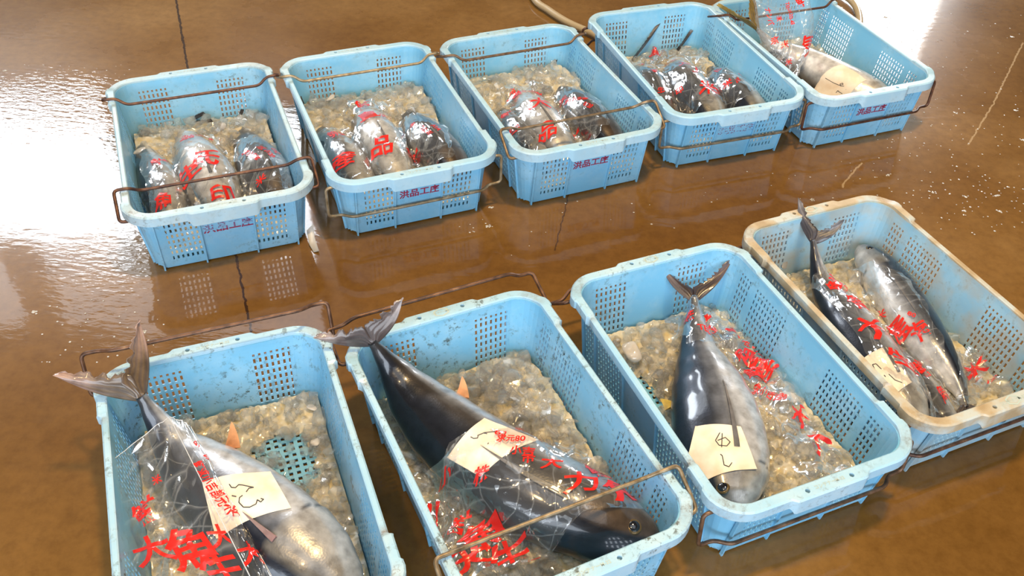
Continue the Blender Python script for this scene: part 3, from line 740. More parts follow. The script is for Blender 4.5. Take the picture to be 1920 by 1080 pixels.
f4.tail([at(1496, 370, .20), at(1584, 412, .185)], .030, ((.035, .03, .035), (.20, .19, .20)))
f4.pect(.28, 1.7, .22, .07)
f5 = Fish('I', P_([(1610, 462, .062), (1645, 505, .062), (1690, 570, .064), (1745, 650, .060), (1790, 715, .052), (1812, 765, .046)]), .050, .044, roll=16, dors=1, skin='silver',
          label='silver fish with head to the far wall, lying under clear film in the yellowed crate', group='tagged fish of the front row')
f5.eye(.11, 1.4, .009); f5.tail([at(1850, 790, .05), at(1800, 800, .04)], .02); f5.pect(.27, 1.6, .25, .07)
f6 = Fish('I', P_([(1800, 838, .030), (1770, 792, .036), (1738, 740, .040), (1700, 680, .036), (1670, 640, .030)]), .032, .028, roll=0, skin='silver',
          label='small yellow-bellied fish pressed between the two larger ones in the yellowed crate', group='tagged fish of the front row')
# back row
GB = 'bagged fish of the back row'
def row_fish(c, head, mid, tailp, a, b, label, skin='stripe', roll=0, tips=None):
    h, m, t = at(*head), at(*mid), at(*tailp); x, y = l2(c, h); h = w2(c, max(-.14, min(.14, x)), max(-.262, y), h.z); x, y = l2(c, m); m = w2(c, max(-.182+a, min(.182-a, x)), y, m.z)
    a *= 1.08; b *= 1.06; q1 = m.lerp(t, .5); q1.z = .044; t.z = .018; pts = [h, h.lerp(m, .5)+Vector((0, 0, .006)), m+Vector((0, 0, .003)), q1, t]
    f = Fish(c, pts, a, b, roll=roll, skin=skin, label=label, group=GB, seg=32, ring=64)
    f.pect(.27, 1.6, .2, .07); f.eye(.1, 1.4, .008)
    if tips: f.tail([at(*q) for q in tips], .022, ((.02, .018, .02), (.04, .035, .035)))
    return f
row_fish('A', (325, 432, .05), (298, 340, .062), (250, 232, .055), .046, .040, 'narrow dark-backed bagged fish along the crate wall nearest the bright puddle', tips=[(247, 216, .085), (270, 244, .06)])
row_fish('A', (430, 415, .05), (377, 312, .068), (330, 220, .035), .060, .050, 'broad white-bellied bagged fish in the middle of the crate with the faded stamp', 'pale', tips=[(384, 212, .075), (398, 226, .06)])
row_fish('A', (560, 392, .05), (487, 310, .064), (440, 215, .040), .056, .046, 'grey bagged fish with phone numbers over it in the crate with the faded stamp', 'dark', tips=[(487, 210, .07), (455, 205, .07)])
row_fish('B', (690, 380, .05), (636, 290, .062), (575, 205, .050), .050, .042, 'striped bagged fish against the wall in the crate with the hanging silvery handle', tips=[(560, 176, .085), (580, 190, .07)])
row_fish('B', (760, 365, .05), (703, 255, .072), (668, 170, .045), .056, .050, 'upright yellow-flanked bagged fish in the middle of the three beside the heaped ice', 'pale')
row_fish('B', (872, 345, .05), (797, 262, .064), (740, 180, .040), .056, .046, 'dark bagged fish nearest the perforated long wall under the silvery-handled rim', 'dark')
row_fish('C', (1035, 330, .045), (968, 250, .058), (925, 180, .045), .044, .040, 'half-hidden bagged fish at the wall in the crate crossed by two handles', 'stripe')
row_fish('C', (1072, 322, .05), (1002, 222, .072), (958, 142, .045), .056, .050, 'large bagged fish under bold red writing in the crate crossed by two handles', 'pale')
row_fish('C', (1165, 292, .05), (1088, 208, .062), (1020, 135, .045), .052, .044, 'dark-headed bagged fish with its fin tip standing from the ice behind it', 'dark', tips=[(1047, 103, .09), (1012, 124, .07)])
row_fish('D', (1262, 262, .045), (1218, 160, .062), (1180, 100, .060), .046, .040, 'foil-bright bagged fish whose curved grey tail leans on the far wall', 'dark', tips=[(1237, 42, .13), (1168, 122, .06)])
row_fish('D', (1352, 252, .05), (1280, 158, .070), (1262, 90, .045), .060, .050, 'wide striped bagged fish between two others in the crate without a clear stamp', 'stripe', tips=[(1298, 56, .10), (1275, 88, .07)])
row_fish('D', (1440, 240, .05), (1365, 168, .062), (1320, 110, .040), .050, .044, 'blue-striped bagged fish closest to the long perforated wall, white print over it', 'stripe')
f7 = Fish('E', P_([(1690, 205, .048), (1635, 182, .060), (1568, 152, .066), (1505, 118, .068), (1455, 90, .105), (1420, 55, .165)]), .058, .048, roll=-40, skin='pale',
          label='fish with olive yellow tail rising past the rim beside the upright bag', group=GB)
f7.tail([at(1345, 8, .205), at(1402, -45, .27)], .052, ((.05, .045, .03), (.22, .17, .05)), yellow=.5)
# ------------------------------------------------------------------ ice
def hull_templates(n=14):
    R = random.Random(5); T = []
    for _ in range(n):
        bm = bmesh.new(); sx, sy, sz = R.uniform(.7, 1.3), R.uniform(.5, 1.0), R.uniform(.35, .8)
        for _ in range(R.randint(9, 14)):
            v = Vector((R.gauss(0, 1), R.gauss(0, 1), R.gauss(0, 1))).normalized(); bm.verts.new((v.x*sx, v.y*sy, v.z*sz))
        r = bmesh.ops.convex_hull(bm, input=bm.verts); 
        bmesh.ops.delete(bm, geom=[g for g in r['geom_interior'] if isinstance(g, bmesh.types.BMVert)], context='VERTS')
        bmesh.ops.subdivide_edges(bm, edges=bm.edges[:], cuts=1, use_grid_fill=True)
        for _ in range(1): bmesh.ops.smooth_vert(bm, verts=bm.verts, factor=.15, use_axis_x=True, use_axis_y=True, use_axis_z=True)
        bm.verts.index_update(); T.append(([v.co.copy() for v in bm.verts], [tuple(v.index for v in f.verts) for f in bm.faces])); bm.free()
    return T
TPL = hull_templates()
def rot(R): return Matrix.Rotation(R.uniform(0, 6.28), 3, 'Z') @ Matrix.Rotation(R.uniform(-.6, .6), 3, 'X') @ Matrix.Rotation(R.uniform(-.6, .6), 3, 'Y')
ICE = {  # height(x,y) of the heap in crate coordinates, number of lumps, size range, label
 'A': (lambda x, y: .036+.022*sstep(-.05, .2, y)-.018*sstep(.2, .28, y), 330, (.006, .016), 'grey wet ice packed behind three bagged fish in the faded-stamp crate'),
 'B': (lambda x, y: .040+.034*sstep(-.05, .15, y)-.020*sstep(.19, .28, y), 380, (.006, .017), 'heaped clear ice behind the fish in the crate with the hanging silvery handle'),
 'C': (lambda x, y: .040+.034*sstep(-.05, .15, y)-.015*sstep(.2, .28, y), 340, (.006, .016), 'brownish ice mounded to the far wall in the crate crossed by two handles'),
 'D': (lambda x, y: .034+.018*sstep(-.02, .15, y)-.020*sstep(.16, .28, y)+.02*math.exp(-((x-.08)**2+(y-.16)**2)/.004), 240, (.006, .016), 'small mound of pale ice behind foil-bright bags'),
 'E': (lambda x, y: .026+.012*sstep(-.1, .1, y)-.012*sstep(.12, .28, y), 160, (.006, .015), 'thin wet ice beneath the tall upright bag'),
 'F': (lambda x, y: .020+.010*math.exp(-((y-.24)**2)/.003)+.004*sstep(.1, .16, x)-.030*math.exp(-((x-.085)**2/.0042+(y-.135)**2/.0062)), 900, (.005, .013), 'yellowish crushed ice leaving a patch of perforated crate bottom bare'),
 'G': (lambda x, y: .036+.040*math.exp(-((x-.10)**2/.006+(y-.12)**2/.014))-.012*sstep(.2, .27, y)-.04*sstep(-.17, -.27, y), 900, (.006, .016), 'glittering yellowish ice heaped beside the dark big-eyed fish'),
 'H': (lambda x, y: .026+.018*sstep(.0, .08, x)*sstep(.1, -.05, y)-.034*math.exp(-((x+.125)**2/.003+(y-.10)**2/.012)), 620, (.005, .014), 'clear crushed ice round the fish tagged 4.2 and under the long bag'),
 'I': (lambda x, y: .030+.022*math.exp(-((x+.0)**2/.01+(y-.1)**2/.02))-.012*sstep(.2, .27, y), 330, (.006, .015), 'amber crushed ice between the fish of the yellowed crate')}
for c, (hf, cnt, (s0, s1), lab) in ICE.items():
    R = random.Random(ord(c)); V, Fc = [], []
    nx, ny = 66, 100; ok = {}
    for j in range(ny+1):
        for i in range(nx+1):
            x, y = -.168+.336*i/nx, -.266+.532*j/ny
            vv = noise.voronoi(Vector((x*55, y*55, ord(c))), distance_metric='DISTANCE'); e = hf(x, y)-.002+.008*noise.noise(Vector((x*42, y*42, ord(c))))+.007*min(1, vv[0][1]-vv[0][0])+.003*noise.noise(Vector((x*160, y*160, 7)))
            V.append(w2(c, x, y, max(.0085, e)))
            ok[(i, j)] = e > .0095 and not (abs(x) > .150 and abs(y) > .250)
    for j in range(ny):
        for i in range(nx):
            if ok[(i, j)] or ok[(i+1, j+1)]: Fc.append((j*(nx+1)+i, j*(nx+1)+i+1, (j+1)*(nx+1)+i+1, (j+1)*(nx+1)+i))
    root = tag(empty('crushed_ice', w2(c, 0, 0, .0065)), None)
    bpy.data.objects.remove(root)
    base = mesh('crushed_ice', V, Fc, M_ICEBASE, None, org=w2(c, 0, 0, 0)); add_cont(c, V, Fc)
    base['kind'] = 'stuff'; base['label'] = lab; base['category'] = 'ice'
    V2, F2 = [], []
    for _ in range(int(cnt*2.0)):
        x, y = R.uniform(-.162, .162), R.uniform(-.258, .258); h = hf(x, y)
        if h < .006 and R.random() < .85: continue
        s_ = (s0+(s1-s0)*R.random()**1.6)*1.35*(1+.5*(R.random() < .08)); m = rot(R); tv, tf = R.choice(TPL); o = len(V2); pos = w2(c, x, y, max(.009, h)+s_*R.uniform(-.1, .75))
        V2 += [inside(c, pos+(m @ v)*s_) for v in tv]; F2 += [tuple(i+o for i in q) for q in tf]
    lump = mesh('ice_lumps', V2, F2, M_ICE, None, org=w2(c, 0, 0, 0), smooth=False); lump.parent = base; lump.location = (0, 0, 0); lump['kind'] = 'stuff'
    add_cont(c, V2, F2)
# cloudy single pieces that stand out
SLAB = [('A', 262, 285, .065, .022, 'rounded cloudy ice piece above the narrow fish in the faded-stamp crate'), ('A', 412, 238, .07, .024, 'wide cloudy ice piece behind the middle fish in the faded-stamp crate'),
        ('B', 618, 185, .082, .020, 'cloudy ice lump at the far side of the silvery-handled crate'), ('F', 583, 765, .034, .013, 'small round cloudy ice piece near the far corner of the 5.3 crate'),
        ('F', 590, 828, .026, .015, 'oval cloudy ice piece on the bare perforated bottom edge'), ('F', 487, 782, .036, .020, 'clear tilted ice slab against the far wall of the 5.3 crate'),
        ('G', 806, 727, .055, .018, 'peach-tinted ice piece beside the tail stalk of the dark fish'), ('G', 1032, 762, .060, .020, 'glassy ice block by the long wall of the heaped crate'), ('G', 870, 700, .074, .026, 'large glassy ice block topping the heap'),
        ('G', 955, 708, .074, .024, 'second glassy ice block of the heap, nearer the long wall'), ('G', 905, 1020, .05, .028, 'milky ice lump under the printed film by the handle'),
        ('H', 1185, 660, .040, .032, 'broad flat cloudy ice slab in the far corner beside the silver fish'), ('H', 1480, 745, .055, .026, 'milky ice block pressed inside the long crumpled bag'), ('D', 1290, 88, .062, .014, 'pale ice shard standing behind the foil-bright bags'),
        ('I', 1598, 625, .06, .018, 'golden glassy ice ball between the fish of the yellowed crate'), ('I', 1470, 495, .05, .022, 'milky ice lump by the upright forked tail'), ('I', 1745, 795, .04, .02, 'tan ice lump by the near corner of the yellowed crate')]
for k_, (c, px, py, z, s_, lab) in enumerate(SLAB):
    R = random.Random(100+k_); tv, tf = TPL[(k_*5) % len(TPL)]; m = Matrix.Rotation(R.uniform(0, 6), 3, 'Z') @ Matrix.Diagonal((1, .8, .75)); p = at(px, py, z)
    bm = bmesh.new(); vs = [bm.verts.new(m @ v*s_) for v in tv]
    for q in tf: bm.faces.new([vs[i] for i in q])
    bmesh.ops.subdivide_edges(bm, edges=bm.edges[:], cuts=1, use_grid_fill=True)
    for _ in range(3): bmesh.ops.smooth_vert(bm, verts=bm.verts, factor=.5, use_axis_x=True, use_axis_y=True, use_axis_z=True)
    bm.verts.index_update(); V = [inside(c, p+v.co) for v in bm.verts]; Fc = [tuple(v.index for v in f.verts) for f in bm.faces]; bm.free()
    o = mesh('ice_block', V, Fc, M_ICE if k_ in (5, 7, 8, 9, 14) else M_SLAB, None, org=p); tag(o, lab, 'ice', 'single blocks of ice in the crates'); add_cont(c, V, Fc)
# ------------------------------------------------------------------ bags, tags
def drape(c, quad, nu, nv, off, blur, seed, amp, ragged=.006, floor_=.012):
    """sheet over what lies in the crate: quad in crate coordinates, returns world grid"""
    B = bvh(c); R = random.Random(seed); q = [Vector((*p, 0)) for p in quad]
    sc = seed*3.7
    XY = []
    for j in range(nv+1):
        v = j/nv
        for i in range(nu+1):
            u = i/nu; p = q[0]*(1-u)*(1-v)+q[1]*u*(1-v)+q[2]*u*v+q[3]*(1-u)*v
            e = max(0, 1-min(u, 1-u, v, 1-v)*7)
            p += Vector((noise.noise(Vector((u*5, v*5, sc))), noise.noise(Vector((u*5, v*5, sc+9))), 0))*ragged*(1+2.2*e)
            p.x = max(-.176, min(.176, p.x)); p.y = max(-.272, min(.272, p.y))
            XY.append(p)
    H = []
    for p in XY:
        P = w2(c, p.x, p.y, .5); hit = B.ray_cast(P, Vector((0, 0, -1)))
        H.append((hit[0].z if hit[0] else floor_)+off)
    H0 = H[:]
    for _ in range(blur):
        G = H[:]
        for j in range(nv+1):
            for i in range(nu+1):
                k = j*(nu+1)+i; s_ = 0; n_ = 0
                for dj, di in ((0, 1), (0, -1), (1, 0), (-1, 0)):
                    jj, ii = j+dj, i+di
                    if 0 <= jj <= nv and 0 <= ii <= nu: s_ += G[jj*(nu+1)+ii]; n_ += 1
                H[k] = max(H0[k], s_/n_)
    out = []
    for k, p in enumerate(XY):
        v = noise.voronoi(Vector((p.x*22+sc, p.y*22, sc)), distance_metric='DISTANCE')[0]; v2 = noise.voronoi(Vector((p.x*80+sc, p.y*80, sc*2)), distance_metric='DISTANCE')[0]
        cr = amp*(.75*min(1, v[1]-v[0])+.12*min(1, v2[1]-v2[0])); cr += amp*.8*abs(noise.noise(Vector((p.x*18+p.y*9, p.y*14, sc))))
        out.append(inside(c, w2(c, p.x, p.y, H[k]+cr)))
    return out
def sample(G, nu, nv, u, v, off=.0):
    x, y = max(0, min(nu-1e-4, u*nu)), max(0, min(nv-1e-4, v*nv)); i, j = int(x), int(y); a, b = x-i, y-j; W = nu+1
    p00, p10, p01, p11 = G[j*W+i], G[j*W+i+1], G[(j+1)*W+i], G[(j+1)*W+i+1]
    p = p00*(1-a)*(1-b)+p10*a*(1-b)+p01*(1-a)*b+p11*a*b
    n = (p10-p00).cross(p01-p00); n.normalize(); n = n if n.z > 0 else -n
    return p+n*off
def grid_faces(nu, nv): return [(j*(nu+1)+i, j*(nu+1)+i+1, (j+1)*(nu+1)+i+1, (j+1)*(nu+1)+i) for j in range(nv) for i in range(nu)]
def quad_xy(c, l, z): return [l2(c, at(px, py, z)) for px, py in l]
def bag(c, px, z, label, prints, nu=48, nv=48, off=.0035, blur=10, seed=1, amp=.006, group='clear printed plastic bags'):
    """px: four picture points (far-left, far-right, near-right, near-left) taken at height z; prints: (text, u, v, size m, degrees)"""
    Q = quad_xy(c, px, z); G = drape(c, Q, nu, nv, off, blur, seed, amp)
    root = tag(empty('plastic_bag', sum(G, Vector())/len(G)), label, 'bag', group)
    root.location.z = min(g.z for g in G)
    V = G; Fc = grid_faces(nu, nv); mesh('film', V, Fc, M_FILM, root)
    # the bag's lower layer shows as a turned-under hem round the edge
    Wq = (Vector((*Q[1], 0))-Vector((*Q[0], 0))).length; Hq = (Vector((*Q[3], 0))-Vector((*Q[0], 0))).length
    for txt, u0, v0, sz, deg in prints:
        if sz > .03: sz *= 1.2
        V2, F2 = glyph(txt, .10); ca, sa = math.cos(math.radians(deg)), math.sin(math.radians(deg)); P2 = []
        for x, y in V2:
            X_, Y_ = (x*ca-y*sa)*sz, (x*sa+y*ca)*sz
            P2.append((u0+X_/Wq, v0-Y_/Hq))
        keep = [f for f in F2 if all(0 < P2[i][0] < 1 and 0 < P2[i][1] < 1 for i in f)]
        mesh('red_print', [sample(G, nu, nv, u, v, .0009) for u, v in P2], keep, M_PRINT, root)
    add_cont(c, V, Fc)
    return G
# tags: paper laid on the fish, traced corners dropped straight down on to what lies there
def tag_paper(c, px, z, label, strokes, zs=.13, nu=22, nv=22):
    B = bvh(c); q = [at(x, y, z) for x, y in px]
    def P(u, v): return q[0]*(1-u)*(1-v)+q[1]*u*(1-v)+q[2]*u*v+q[3]*(1-u)*v
    G = []
    for j in range(nv+1):
        for i in range(nu+1):
            p = P(i/nu, j/nv); h = B.ray_cast(Vector((p.x, p.y, .5)), Vector((0, 0, -1))); zz = (h[0].z if h[0] else .02)
            G.append([p.x, p.y, zz])
    W = nu+1; H0 = [g[2] for g in G]; H = H0[:]
    for _ in range(8):
        K = H[:]
        for j in range(nv+1):
            for i in range(W):
                s_ = [K[jj*W+ii] for jj, ii in ((j, i-1), (j, i+1), (j-1, i), (j+1, i)) if 0 <= jj <= nv and 0 <= ii < W]
                H[j*W+i] = max(H0[j*W+i]*.6+sum(s_)/len(s_)*.4, sum(s_)/len(s_))
    G = [Vector((g[0], g[1], h+.0022+.0012*noise.noise(Vector((g[0]*40, g[1]*40, 5))))) for g, h in zip(G, H)]
    root = tag(empty('paper_tag', sum(G, Vector())/len(G)), label, 'tag', 'paper weight tags on the fish')
    n = len(G); V = G+[g-Vector((0, 0, .0008)) for g in G]; F0 = grid_faces(nu, nv); Fc = F0+[tuple(i+n for i in f[::-1]) for f in F0]
    mesh('paper', V, Fc, M_PAPER, root)
    bw = BVHTree.FromPolygons(G, F0)
    for s_ in strokes:     # strokes are picture points; cast on to the paper
        pts = []
        for a, b in zip(s_, s_[1:]):
            for k in range(6): pts.append((a[0]+(b[0]-a[0])*k/6, a[1]+(b[1]-a[1])*k/6))
        pts.append(s_[-1]); pp = []
        for x, y in pts:
            d = (at(x, y, 0)-CAM).normalized(); h = bw.ray_cast(CAM, d)
            if h[0]: pp.append(h[0]+Vector((0, 0, .0004)))
        if len(pp) > 2:
            V3, F3 = tube(pp, .00085, 6); mesh('handwriting', V3, F3, M_INK, root)
    add_cont(c, V, Fc)
def zz(o, s, l): return [(o[0]+x/s, o[1]+y/s) for x, y in l]
oF, sF = (400, 760), 3.374
tag_paper('F', [(380, 908), (508, 888), (548, 962), (402, 1000)], .135, 'paper tag handwritten 5.3 on the silver flank of the largest fish',
    [zz(oF, sF, [(101, 500), (115, 520), (140, 522), (160, 503), (185, 505), (255, 520)]), zz(oF, sF, [(255, 520), (225, 525), (208, 548)]), zz(oF, sF, [(118, 572), (145, 578)]),
     zz(oF, sF, [(185, 570), (165, 585), (162, 615), (190, 645), (230, 645), (270, 625), (278, 598)]), zz(oF, sF, [(278, 598), (300, 612), (318, 595), (300, 590)])])
oG, sG = (740, 640), 4.155
tag_paper('G', [(838, 845), (908, 785), (1010, 822), (900, 885)], .14, 'cream paper tag with a stained corner on the dark fish, marked 5',
    [zz(oG, sG, [(592, 745), (615, 758), (645, 755), (650, 738)]), zz(oG, sG, [(645, 735), (700, 712), (785, 703)]), zz(oG, sG, [(690, 715), (720, 720)]), zz(oG, sG, [(724, 800), (732, 792)])])
oH, sH = (1050, 430), 1.7426
tag_paper('H', [(1306, 790), (1388, 802), (1422, 872), (1284, 884)], .115, 'large paper tag handwritten 4.2 over the gills of the plump silver fish',
    [zz(oH, sH, [(522, 665), (508, 690), (520, 706), (545, 708), (556, 695), (540, 680), (515, 690)]), zz(oH, sH, [(530, 667), (528, 712)]), zz(oH, sH, [(524, 735), (530, 740), (536, 770), (552, 776), (562, 762)])])
oI, sI = (1380, 350), 1.963
tag_paper('I', [(1612, 665), (1660, 652), (1712, 712), (1672, 735)], .11, 'paper tag handwritten 7.2 on the slender grey fish',
    [zz(oI, sI, [(535, 672), (515, 652), (502, 655), (512, 675)]), zz(oI, sI, [(545, 694), (550, 700)]), zz(oI, sI, [(552, 718), (562, 728)]), zz(oI, sI, [(562, 690), (585, 712), (612, 722)])])
oE, sE = (1420, 120), 6.0
tag_paper('E', [(1530, 138), (1575, 135), (1622, 158), (1528, 178)], .095, 'paper tag with faint handwriting on the fish beside the upright bag',
    [zz(oE, sE, [(765, 160), (850, 210), (920, 240), (965, 232), (960, 215), (930, 225), (935, 250), (975, 250)]), zz(oE, sE, [(885, 325), (905, 300), (925, 318), (955, 335)])])
# back row: each fish in its own bag
S = 1
for c, px, z, lab, pr in [
    ('A', [(262, 298), (322, 290), (352, 398), (285, 420)], .08, 'clear bag over the narrow fish beside the bright puddle', [('鮮', .55, .25, .034, -8), ('魚', .45, .8, .036, -15)]),
    ('A', [(318, 255), (402, 235), (470, 372), (345, 402)], .09, 'widest bag of its crate, bold red characters round a white fish belly', [('鮮', .40, .14, .036, 80), ('魚', .72, .12, .032, 80), ('氏', .55, .55, .055, -15), ('生', .2, .62, .04, 10), ('印', .62, .9, .036, 0)]),
    ('A', [(436, 262), (515, 255), (560, 345), (462, 380)], .09, 'bag with red telephone digits over the grey fish', [('TEL 0120', .62, .45, .018, -72), ('求小吉部', .30, .45, .017, -72), ('0742', .82, .42, .017, -72), ('米', .35, .8, .022, 0)]),
    ('B', [(592, 248), (655, 240), (712, 325), (625, 352)], .085, 'bag over the striped fish nearest the narrow gap between first two crates', [('朔', .45, .22, .034, 10), ('産', .35, .72, .042, -10)]),
    ('B', [(652, 192), (722, 185), (765, 310), (685, 330)], .09, 'bag with three large red characters over the yellow-flanked fish', [('鮮', .4, .10, .038, 12), ('直', .35, .38, .046, 8), ('送', .75, .40, .028, 30), ('品', .50, .80, .052, -8)]),
    ('B', [(745, 222), (822, 215), (850, 296), (762, 325)], .09, 'bag with small red lettering over the dark fish by the perforated wall', [('TEL 01', .55, .5, .018, -70), ('AYA', .78, .5, .019, -70), ('米', .3, .3, .022, 0), ('鮮', .2, .7, .03, 0)]),
    ('C', [(920, 210), (962, 205), (1010, 268), (962, 285)], .085, 'narrow bag with faint red marks under the first rim of the twice-crossed crate', [('鮮', .5, .2, .028, 0), ('生', .4, .65, .028, 0)]),
    ('C', [(945, 160), (1018, 152), (1068, 262), (992, 282)], .095, 'bag with the boldest red characters in the twice-crossed crate', [('鮮', .25, .16, .044, 80), ('魚', .68, .18, .036, 80), ('大', .55, .52, .052, -10), ('品', .5, .88, .045, -10)]),
    ('C', [(1030, 172), (1105, 170), (1140, 245), (1062, 268)], .088, 'bag with thin red lettering over the dark-headed fish', [('求小吉部', .5, .35, .018, -35), ('0120', .7, .55, .018, -60), ('天', .25, .2, .022, 0), ('鮮', .3, .75, .03, 0)]),
    ('D', [(1178, 104), (1232, 92), (1262, 192), (1215, 198)], .09, 'crumpled foil-bright bag nearest the fish tail leaning on the wall', [('鮮', .4, .15, .026, 20), ('魚', .6, .5, .026, -60), ('生', .6, .85, .024, 0)]),
    ('D', [(1205, 62), (1252, 60), (1262, 105), (1218, 110)], .09, 'small knotted bag mouth with a red loop at the far end of the foil-bright bags', [('鮮', .5, .5, .034, 60)]),
    ('D', [(1228, 110), (1312, 98), (1355, 196), (1268, 210)], .092, 'silvery crinkled bag over the wide striped fish', [('鮮魚', .3, .12, .026, 10), ('文', .45, .36, .034, -20), ('丁', .62, .5, .046, -8), ('米', .75, .82, .052, -10), ('印', .18, .72, .022, 0)]),
    ('D', [(1325, 132), (1385, 122), (1420, 186), (1352, 202)], .085, 'whitish bag with small red lettering by the long perforated wall', [('日', .25, .15, .022, 20), ('米', .3, .6, .024, 0), ('TEL', .55, .65, .018, -75), ('0120', .8, .5, .017, -75)])]:
    bag(c, px, z, lab, pr, 40, 50, seed=S, amp=.005 if c != 'D' else .008, blur=8); S += 1
# front row films
bag('G', [(845, 850), (1085, 800), (1215, 950), (830, 1075)], .10, 'crumpled printed film spread over the dark fish behind the near handle',
    [('魚', .20, .70, .052, 20), ('市', .50, .38, .020, -20), ('鮮', .05, .55, .04, 0), ('力', .72, .70, .044, -15), ('求元80', .42, .16, .018, -15), ('求小吉部', .62, .10, .018, -20), ('小吉', .48, .30, .02, -20), ('大', .62, .45, .03, -20), ('株', .22, .36, .024, -10), ('80', .35, .08, .02, -25), ('魚', .95, .80, .05, 10), ('天', .12, .85, .045, 20), ('鮮', .90, .55, .04, 10), ('生', .32, .92, .05, 10)], 84, 70, seed=31, amp=.007, blur=10)
bag('G', [(750, 880), (850, 870), (860, 1010), (800, 1040)], .085, 'loose printed corner of film against the wall beside the dark fish', [('川', .30, .45, .05, -20), ('乙', .35, .78, .045, -10), ('小', .8, .2, .022, 0)], 40, 50, seed=32, amp=.007)
bag('H', [(1255, 560), (1372, 545), (1400, 640), (1290, 640)], .10, 'bag mouth wrapped round the tail stalk of the fish tagged 4.2', [('TEL', .35, .75, .020, -10), ('鮮', .6, .3, .04, 30), ('株', .2, .45, .022, 0)], 44, 40, seed=33, amp=.009)
bag('H', [(1335, 590), (1395, 570), (1592, 870), (1520, 890)], .075, 'long crumpled red-printed bag running down the ice beside the silver fish',
    [('鮮', .45, .10, .03, 40), ('魚', .45, .26, .045, 40), ('産', .60, .36, .046, 30), ('直', .25, .36, .028, 20), ('TEL 0120', .75, .22, .017, -60), ('求小吉部', .3, .52, .018, -60), ('大', .75, .68, .042, 20), ('入', .70, .84, .042, 10)], 40, 110, seed=34, amp=.007)
bag('I', [(1515, 520), (1560, 510), (1762, 760), (1672, 740)], .09, 'film with large red patches over the slender grey fish', [('鮮', .7, .14, .04, 35), ('大', .6, .52, .05, 30), ('魚', .75, .30, .035, 20), ('生', .75, .75, .04, 0)], 44, 90, seed=35, amp=.007)
bag('I', [(1592, 470), (1705, 540), (1818, 742), (1752, 778)], .09, 'bright clear film with splashy red characters over the head-first silver fish', [('産', .35, .45, .052, 35), ('海', .70, .48, .05, 30), ('80', .62, .38, .02, -30), ('鮮', .45, .70, .05, 30), ('魚', .6, .88, .04, 10), ('米', .22, .33, .022, 0)], 60, 90, seed=36, amp=.006)
bag('I', [(1790, 640), (1870, 632), (1900, 690), (1800, 762)], .075, 'crumpled film end with red star shapes by the near wall of the yellowed crate', [('米', .45, .45, .05, 10), ('小', .75, .8, .03, 10)], 40, 40, seed=37, amp=.012)
def panel_bag(label, panels):
    """free-standing film panels (four corners each) with prints; one bag"""
    allp = [at(*p) for q, _, _ in panels for p in q]; root = tag(empty('plastic_bag', sum(allp, Vector())/len(allp)), label, 'bag', 'clear printed plastic bags'); nu, nv = 44, 70
    V, Fc = [], []
    for q, prints, sd in panels:
        a, b, c_, d = [at(*p) for p in q]; G = []
        nrm = (b-a).cross(d-a).normalized()
        if nrm.z < 0: nrm = -nrm
        for jj in range(nv+1):
            for ii in range(nu+1):
                u, v = ii/nu, jj/nv; p = a*(1-u)*(1-v)+b*u*(1-v)+c_*u*v+d*(1-u)*v
                vo = noise.voronoi(Vector((u*3.2+sd, v*5+u*3, sd)), distance_metric='DISTANCE')[0]
                G.append(p+nrm*(.012*min(1, vo[1]-vo[0])*min(1, 4*min(u, 1-u)+.15)+.012*math.sin(math.pi*u)*math.sin(math.pi*min(1, v*1.3)*.9)))
        o = len(V); V += G; Fc += [tuple(x+o for x in f) for f in grid_faces(nu, nv)]
        Wq, Hq = (b-a).length*.5+(c_-d).length*.5, ((d-a).length+(c_-b).length)/2
        for txt, u0, v0, sz, deg in prints:
            V2, F2 = glyph(txt, .10); ca, sa = math.cos(math.radians(deg)), math.sin(math.radians(deg)); P2 = [(u0+(x*ca-y*sa)*sz/Wq, v0-(x*sa+y*ca)*sz/Hq) for x, y in V2]
            keep = [f for f in F2 if all(0 < P2[k][0] < 1 and 0 < P2[k][1] < 1 for k in f)]
            mesh('red_print', [sample(G, nu, nv, u, v, .001) for u, v in P2], keep, M_PRINT, root)
        for e in ([G[v*(nu+1)] for v in range(nv+1)], [G[v*(nu+1)+nu] for v in range(nv+1)], G[:nu+1]):
            v3, f3 = tube(e[::3], .0007, 6); mesh('seam', v3, f3, M_SEAM, root)
    mesh('film', V, Fc, M_FILM, root)
M_SEAM = plain('film_seam', (.75, .76, .78), .15, 0, Alpha=.6)
panel_bag('large peaked transparent bag with red characters over the fish tagged 5.3', [
    ([(212, 862, .150), (318, 782, .168), (472, 1088, .140), (248, 1095, .11)], [('鮮', .30, .52, .050, 20), ('魚', .62, .80, .075, 10), ('大', .25, .78, .06, 10), ('米', .52, .34, .018, 0), ('生', .80, .93, .06, 10), ('大', .93, .75, .04, 0)], 1.3),
    ([(318, 782, .168), (358, 800, .150), (512, 1086, .125), (472, 1088, .140)], [('8', .55, .18, .016, 10), ('5', .6, .28, .014, 10), ('鮮求小吉部元', .2, .45, .016, -85), ('大', .55, .86, .050, 0), ('米', .5, .62, .022, 0)], 4.1)])
